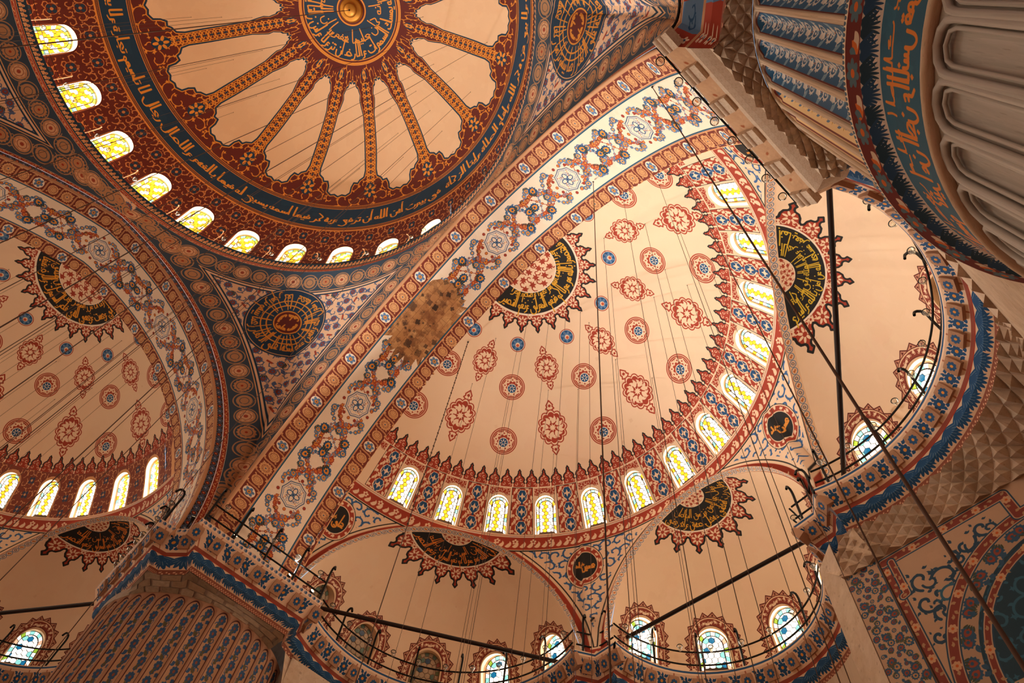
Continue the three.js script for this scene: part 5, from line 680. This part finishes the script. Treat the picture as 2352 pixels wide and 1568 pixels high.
// ---------------------------------------------------------------- railings with crook-headed posts
function railing(P, posts, label, hookOut = 0.32) {
  const r = thing('railing', label, 'railing', 'gallery railings'), B = offsetPath(P, 0.16), L = run(B), S = L[L.length - 1];
  for (const y of [0.4, 1.0]) part(r, 'rail', tube(Array.from({ length: 33 }, (_, i) => { const q = pointOn(B, L, lerp(0.12, S - 0.12, i / 32)).p; return [q[0], CORN + y, q[1]]; }), 0.036, 5, 64), M.iron);
  for (const f of posts) { const q = pointOn(B, L, f * S), n = [-q.n[0], -q.n[1]], h = 1.75, at = (d, y) => [q.p[0] + n[0] * d, CORN + y, q.p[1] + n[1] * d]; part(r, 'crook_post', tube([at(0, 0), at(0, 0.9), at(0.0, h - 0.15), at(hookOut * 0.25, h), at(hookOut * 0.7, h - 0.03), at(hookOut, h - 0.25)], 0.046, 6, 20), M.iron); }
  return r;
}
railing(PATH.n1, [0.12, 0.25, 0.4, 0.55, 0.7, 0.85], 'black railing round the gallery of the niche next to the painted pier'); railing(PATH.n2, [0.15, 0.28, 0.4, 0.62, 0.74, 0.86], 'black railing round the middle niche gallery'); railing(PATH.n3, [0.04, 0.2, 0.36, 0.52, 0.68, 0.84, 0.96], 'black railing round the gallery beside the near pier'); railing(PATH.p1.slice(4, 6), [0.02, 0.25, 0.5, 0.74, 0.98], 'black railing on top of the far painted pier facing the bare masonry arch'); railing(PATH.p1.slice(0, 2), [0.2, 0.5, 0.74, 0.98], 'black railing on the side of the far painted pier facing the dim half dome'); railing(PATH.c12, [0.2, 0.5, 0.8], 'short railing on the corner between the two lower niches'); railing(PATH.c23, [0.2, 0.5, 0.8], 'short railing on the corner beside the near pier niche');
{ const w = railing(PATH.n3, [0.3, 0.5, 0.7], 'railing of the dim niche left of the painted pier'); w.applyMatrix4(QUARTER); }
// dome ring rail
{
  const r = thing('railing', 'thin wire railing with small crooks round the foot of the great dome', 'railing', 'gallery railings');
  for (const y of [0.3, 0.6]) part(r, 'rail', sheet(160, 4, (u, v) => { const a = u * 2 * PI, b = v * 2 * PI, q = 12.12 + 0.014 * cos(b); return [q * cos(a), 36.92 + y + 0.014 * sin(b), q * sin(a)]; }), M.iron);
  for (let k = 0; k < 13; k++) { const a = (DWIN + (9 + k) * dw - 4.4) * D2R, at = (d, y) => [(12.12 - d) * cos(a), 36.92 + y, (12.12 - d) * sin(a)]; part(r, 'crook_post', tube([at(0, 0), at(0, 0.8), at(0.02, 1.2), at(0.12, 1.32), at(0.24, 1.26), at(0.27, 1.1)], 0.025, 5, 16), M.tan); }
}
// ---------------------------------------------------------------- small glass oil lamps on the rails
M.cup = new THREE.MeshPhysicalMaterial({ color: '#e8e4d8', roughness: 0.08, transmission: 0.85, thickness: 0, ior: 1.45, side: THREE.DoubleSide });
const lampProto = (() => { const g = new THREE.Group(); part(g, 'glass_cup', new THREE.LatheGeometry([[0.012, 0], [0.035, 0.02], [0.05, 0.07], [0.075, 0.13], [0.085, 0.2], [0.075, 0.24]].map((q) => new THREE.Vector2(...q)), 12), M.cup); part(g, 'wire_holder', new THREE.TorusGeometry(0.085, 0.012, 5, 14).rotateX(PI / 2).translate(0, 0.2, 0), M.iron); return g; })();
function lamp(p, label, group) { const g = lampProto.clone(); g.name = numbered('oil_lamp'); g.position.set(...p); g.scale.setScalar(1.25); scene.add(g); return tag(g, label, 'lamp', group); }
const onPath = (P, f, d) => { const B = offsetPath(P, d), L = run(B); return pointOn(B, L, f * L[L.length - 1]).p; };
for (const [P, n, label, group] of [[PATH.n1, 11, 'small clear glass oil lamp on the railing next to the painted pier', 'oil lamps of the first niche'], [PATH.n2, 11, 'small clear glass oil lamp on the railing of the middle niche', 'oil lamps of the middle niche'], [PATH.n3, 12, 'small round oil lamp on the railing beside the near pier', 'oil lamps by the near pier'], [PATH.p2a.slice(1), 8, 'small oil lamp along the black cable on the bare stone cornice', 'oil lamps on the bare stone cornice'], [PATH.p1.slice(4, 6), 5, 'small oil lamp on the far painted pier facing the bare masonry arch', 'oil lamps on the far pier'], [PATH.p1.slice(0, 2), 9, 'small oil lamp on the far painted pier facing the dim half dome', 'oil lamps on the dim side of the far pier']]) for (let i = 0; i < n; i++) { const q = onPath(P, (i + 0.5) / n, P.length === 2 && n === 8 ? -0.2 : 0.0); lamp([q[0], CORN + (n === 8 ? -0.1 : 0.86), q[1]], label, group); }
for (let k = 0; k < 24; k++) { const a = (DWIN + 118 - 0.0 + k * dw / 2 - 0 + (k % 2 ? 1.4 : -1.2)) * D2R; lamp([11.98 * cos(a), 36.92 + 0.42, 11.98 * sin(a)], 'tiny oil lamp on the wire railing round the foot of the great dome', 'oil lamps round the great dome'); }
{ const c = thing('cable', 'black cable looped along the edge of the bare stone cornice', 'cable'); const B = offsetPath(PATH.p2a.slice(1), -0.05), L = run(B), S = L[L.length - 1]; part(c, 'wire', tube(Array.from({ length: 20 }, (_, i) => { const q = pointOn(B, L, clamp(i / 19 * S, 0.01, S - 0.01)).p; return [q[0], CORN - 0.03 + 0.05 * sin(i * 1.3), q[1]]; }), 0.032, 5, 60), M.iron); const B2 = offsetPath(PATH.p2b, -0.05), L2 = run(B2), S2 = L2[L2.length - 1]; part(c, 'wire', tube(Array.from({ length: 24 }, (_, i) => { const q = pointOn(B2, L2, clamp(i / 23 * S2, 0.01, S2 - 0.01)).p; return [q[0], CORN - 0.02, q[1]]; }), 0.04, 5, 60), M.iron); }

// ---------------------------------------------------------------- lamp chains hanging from the vaults to the hoops over the floor
const FLOOR_RING = 4.6, CHAIN_END = 4.9;
function chain(p, r, label, group, links, end = CHAIN_END) {
  const c = thing('chain', label, 'chain', group); part(c, 'cable', tube([[p[0], p[1] + 0.05, p[2]], [p[0], end, p[2]]], r, 6), r > 0.02 ? M.rust : M.wire); const h = part(c, 'ceiling_hook', new THREE.SphereGeometry(r * 2.6, 8, 6), M.iron); h.position.set(p[0], p[1] - 0.02, p[2]);
  if (links) { const g = new THREE.TorusGeometry(r * 2.2, r * 0.7, 5, 10); for (let k = 0; k < 60; k++) { const m = part(c, 'link', g, M.rust); m.position.set(p[0], p[1] - 0.3 - k * 0.22, p[2]); m.rotation.y = k % 2 ? PI / 2 : 0; m.scale.set(0.8, 1.5, 0.8); } }
  return c;
}
M.wire = plain('#5a3d2c', { roughness: 0.7, metalness: 0.3 });
const HOOKS = {
  dome: [[-6.1, 45.79, 6.1], [-5.21, 46.86, 5.09], [-4.23, 47.75, 3.97], [-5.34, 47.72, 2.44], [-6.7, 46.76, 3.22], [-7.85, 45.67, 3.87], [-5.95, 47.65, 0.68], [-7.45, 46.7, 0.97], [-8.8, 45.54, 1.21], [2.91, 48.27, -3.62], [3.25, 47.61, -5.14], [4.06, 46.67, -6.37], [4.9, 45.46, -7.52], [1.45, 47.63, -5.86], [1.89, 46.66, -7.32], [-0.51, 47.6, -6.07], [-0.56, 46.7, -7.49], [-2.41, 47.63, -5.55], [-2.99, 46.69, -6.91], [-5.07, 46.66, -5.61], [-3.55, 45.57, -8.11], [-0.68, 45.57, -8.84], [2.21, 45.54, -8.61], [-6.02, 45.52, -6.57], [-7.2, 44.94, -6.15], [-0.74, 44.15, -10.1]],
  semi: [[-3.1, 33.05, -17.4], [-5.25, 31.91, -17.97], [-2.79, 32.91, -18.54], [-1.08, 33.54, -17.67], [-0.81, 33.27, -18.75], [-2.85, 31.95, -20.83], [0.28, 33.27, -18.86], [0.8, 33.07, -19.32], [0.8, 32.83, -19.91], [4.24, 32.58, -17.33], [6.14, 31.36, -17.79], [7.79, 30.11, -16.68], [6.15, 31.52, -16.5], [2.89, 32.65, -19.22], [4.12, 31.56, -20.61], [0.67, 31.8, -21.81], [5.39, 31.21, -19.86], [7.16, 30.35, -18.52], [2.36, 31.43, -21.91], [-1.69, 31.73, -21.7], [-4.51, 31.75, -19.79], [-6.14, 30.03, -21.05], [-4.31, 30.0, -22.74], [1.59, 30.64, -23.17], [5.7, 30.52, -20.8], [6.85, 29.51, -20.92]],
  west: [[-16.6, 33.63, 1.46], [-16.98, 32.81, -3.83], [-18.12, 33.44, -0.98], [-18.2, 33.26, -1.86], [-17.32, 33.46, -1.79], [-19.84, 31.87, -4.23], [-17.07, 31.87, -5.56], [-17.46, 33.23, -2.56], [-17.84, 33.41, 1.55], [-18.78, 33.25, -0.93], [-19.85, 32.87, 0.61], [-17.14, 33.04, -3.23], [-20.35, 32.44, -1.96], [-17.38, 32.16, -5.01], [-17.95, 33.16, 2.47], [-21.5, 31.4, -3.2], [-22.4, 30.6, -1.0]],
};
for (const [k, label] of [['dome', 'thin lamp chain hanging from a hook in the great dome'], ['semi', 'thin lamp chain hanging from the bright half dome'], ['west', 'thin lamp chain hanging from the dim half dome']]) for (const p of HOOKS[k]) chain(p, 0.0075, label, `thin chains of the ${k === 'dome' ? 'great dome' : k === 'semi' ? 'bright half dome' : 'dim half dome'}`);
chain([10.16, 26.5, -13.21], 0.0145, 'thick dark cable from the arch beside the bare stone cornice down past the niche', null, false, 2.9); chain([-4.09, 32.73, -16.5], 0.016, 'heavy linked chain beside the bare masonry arch', null, true); chain([5.83, 31.6, -15.0], 0.014, 'straight plumb cable from the blossom arch through the middle of the bright half dome', null); chain([0, 48.7, 0], 0.02, 'dark heavy cable from the crown boss of the great dome', null);
chain([8.6, 29.3, -17.3], 0.014, 'taut cable passing the yellow inscription of the near pier niche', null);

// ---------------------------------------------------------------- lamp hoops over the floor (below the picture; they light the vaults)
M.bulb = new THREE.MeshStandardMaterial({ color: '#ffe2b0', emissive: new THREE.Color('#ffcf8a'), emissiveIntensity: 3, roughness: 0.3 });
function hoop(x, z, r, n, power, label) {
  const h = thing('chandelier', label, 'chandelier', 'lamp hoops over the floor'); part(h, 'hoop', new THREE.TorusGeometry(r, 0.05, 6, 64).rotateX(PI / 2).translate(x, FLOOR_RING, z), M.iron); part(h, 'hoop', new THREE.TorusGeometry(r * 0.6, 0.04, 6, 48).rotateX(PI / 2).translate(x, FLOOR_RING, z), M.iron);
  for (let k = 0; k < 4; k++) { const a = k * PI / 4; part(h, 'spoke', tube([[x - r * cos(a), FLOOR_RING, z - r * sin(a)], [x + r * cos(a), FLOOR_RING, z + r * sin(a)]], 0.03, 5), M.iron); }
  for (let k = 0; k < n; k++) { const a = k / n * 2 * PI, p = [x + r * cos(a), FLOOR_RING + 0.12, z + r * sin(a)]; const b = part(h, 'lamp_bulb', new THREE.SphereGeometry(0.09, 10, 8), M.bulb); b.position.set(...p); if (k % 4 === 0) { const l = new THREE.PointLight(LAMP_WARM, power, 0, 2); l.position.set(...p); l.castShadow = true; l.shadow.radius = 4; scene.add(l); } }
}
hoop(2.5, -19.5, 4.2, 24, LIT.lamp * 0.35, 'wide iron lamp hoop under the bright half dome'); hoop(-2, 1, 6.5, 32, LIT.lamp * 1.8, 'widest iron lamp hoop under the great dome');

// ---------------------------------------------------------------- floodlights standing on the galleries
M.floodGlass = new THREE.MeshStandardMaterial({ color: '#fff2dc', emissive: new THREE.Color('#ffe8c4'), emissiveIntensity: 4, roughness: 0.3 });
function floodlight(p, aim, power, angle, label) {
  const f = thing('floodlight', label, 'floodlight', 'floodlights on the galleries'), d = V(aim[0] - p[0], aim[1] - p[1], aim[2] - p[2]).normalize(), q = new THREE.Quaternion().setFromUnitVectors(V(0, 0, 1), d);
  const put = (m) => { m.position.set(...p); m.quaternion.copy(q); return m; };
  put(part(f, 'housing', new THREE.CylinderGeometry(0.085, 0.06, 0.15, 16, 1, true).rotateX(PI / 2), M.iron)); put(part(f, 'lamp_glass', new THREE.CircleGeometry(0.075, 16).translate(0, 0, 0.08), M.floodGlass)); part(f, 'stand', tube([[p[0], CORN, p[2]], [p[0], p[1] - 0.1, p[2]]], 0.03, 6), M.iron);
  const l = new THREE.SpotLight(FLOOD, power, 0, angle * D2R, 1, 2); l.position.set(p[0] + d.x * 0.2, p[1] + d.y * 0.2, p[2] + d.z * 0.2); l.target.position.set(...aim); l.castShadow = true; l.shadow.radius = 8; scene.add(l, l.target);
}
floodlight([-11.43, 21.62, -15.8], [8, 31, -18.4], LIT.flood * 0.36, 48, 'small black floodlight on the far painted pier aimed at the bright half dome');
floodlight([-11.43, 21.62, -16.9], [10.5, 29, -18.8], LIT.flood * 0.42, 34, 'small black floodlight on the far painted pier beside the first niche');
floodlight([-11.82, 21.62, -11.6], [3.5, 47, -4.5], LIT.flood * 0.7, 27, 'small black floodlight on the far painted pier aimed at the great dome');
floodlight([-11.36, 21.62, -13.2], [10.2, 27.5, -14.3], LIT.flood * 0.24, 30, 'small black floodlight on the far painted pier aimed along the bare masonry arch');
floodlight([-5.1, 21.8, -26.7], [10.5, 24.5, -21], LIT.flood * 0.3, 40, 'small black floodlight on the corner between the lower niches');

// ---------------------------------------------------------------- daylight
for (const o of openings) { const l = new THREE.RectAreaLight(o.power < 6 ? DUSKY : DAY, o.power, o.size[0], o.size[1]); l.position.copy(o.p); l.up.copy(o.u); l.lookAt(o.p.clone().add(o.n)); scene.add(l); }
// tall windows in the walls behind the camera and opposite the dim half dome
function tallWindow(x, z, nx, nz, label) {
  const g = struct(`window_${++windowCount}`, label, 'window', 'tall windows of the lower walls'), w = 2.6, h = 5.2, y = 5.5, T0 = V(-nz, 0, nx); const m = new THREE.Matrix4().makeBasis(T0, V(0, 1, 0), V(nx, 0, nz)).setPosition(x, y, z);
  const pane = part(g, 'glass', new THREE.ShapeGeometry(new THREE.Shape(archOutline(w, h).map((p) => new THREE.Vector2(...p)))), M.glass.white); pane.applyMatrix4(m); const fr = part(g, 'frame', merge([new THREE.BoxGeometry(w + 0.3, 0.2, 0.2).translate(0, -0.1, 0.05), new THREE.BoxGeometry(0.15, h, 0.2).translate(-w / 2, h / 2, 0.05), new THREE.BoxGeometry(0.15, h, 0.2).translate(w / 2, h / 2, 0.05), new THREE.BoxGeometry(0.06, h, 0.1).translate(0, h / 2, 0.05), new THREE.BoxGeometry(w, 0.06, 0.1).translate(0, h * 0.5, 0.05)]), M.lead); fr.applyMatrix4(m);
  const l = new THREE.RectAreaLight(DAY, LIT.lower, w, h); l.position.set(x + nx * 0.25, y + h / 2, z + nz * 0.25); l.lookAt(x + nx * 5, y + h / 2 + 0.001, z + nz * 5); scene.add(l);
}
for (const s of [-1, 1]) for (const q of [6.6, 10.2]) { tallWindow(s * q, 26.0, 0, -1, `tall clear window in the wall behind the camera, ${s < 0 ? 'west' : 'east'} side ${q < 8 ? 'inner' : 'outer'}`); tallWindow(26.0, s * q, -1, 0, `tall clear window in the wall opposite the dim half dome, ${s < 0 ? 'north' : 'south'} side ${q < 8 ? 'inner' : 'outer'}`); tallWindow(-26.0, s * q, 1, 0, `tall clear window in the wall under the dim half dome, ${s < 0 ? 'north' : 'south'} side ${q < 8 ? 'inner' : 'outer'}`); }
renderer.render(scene, camera);
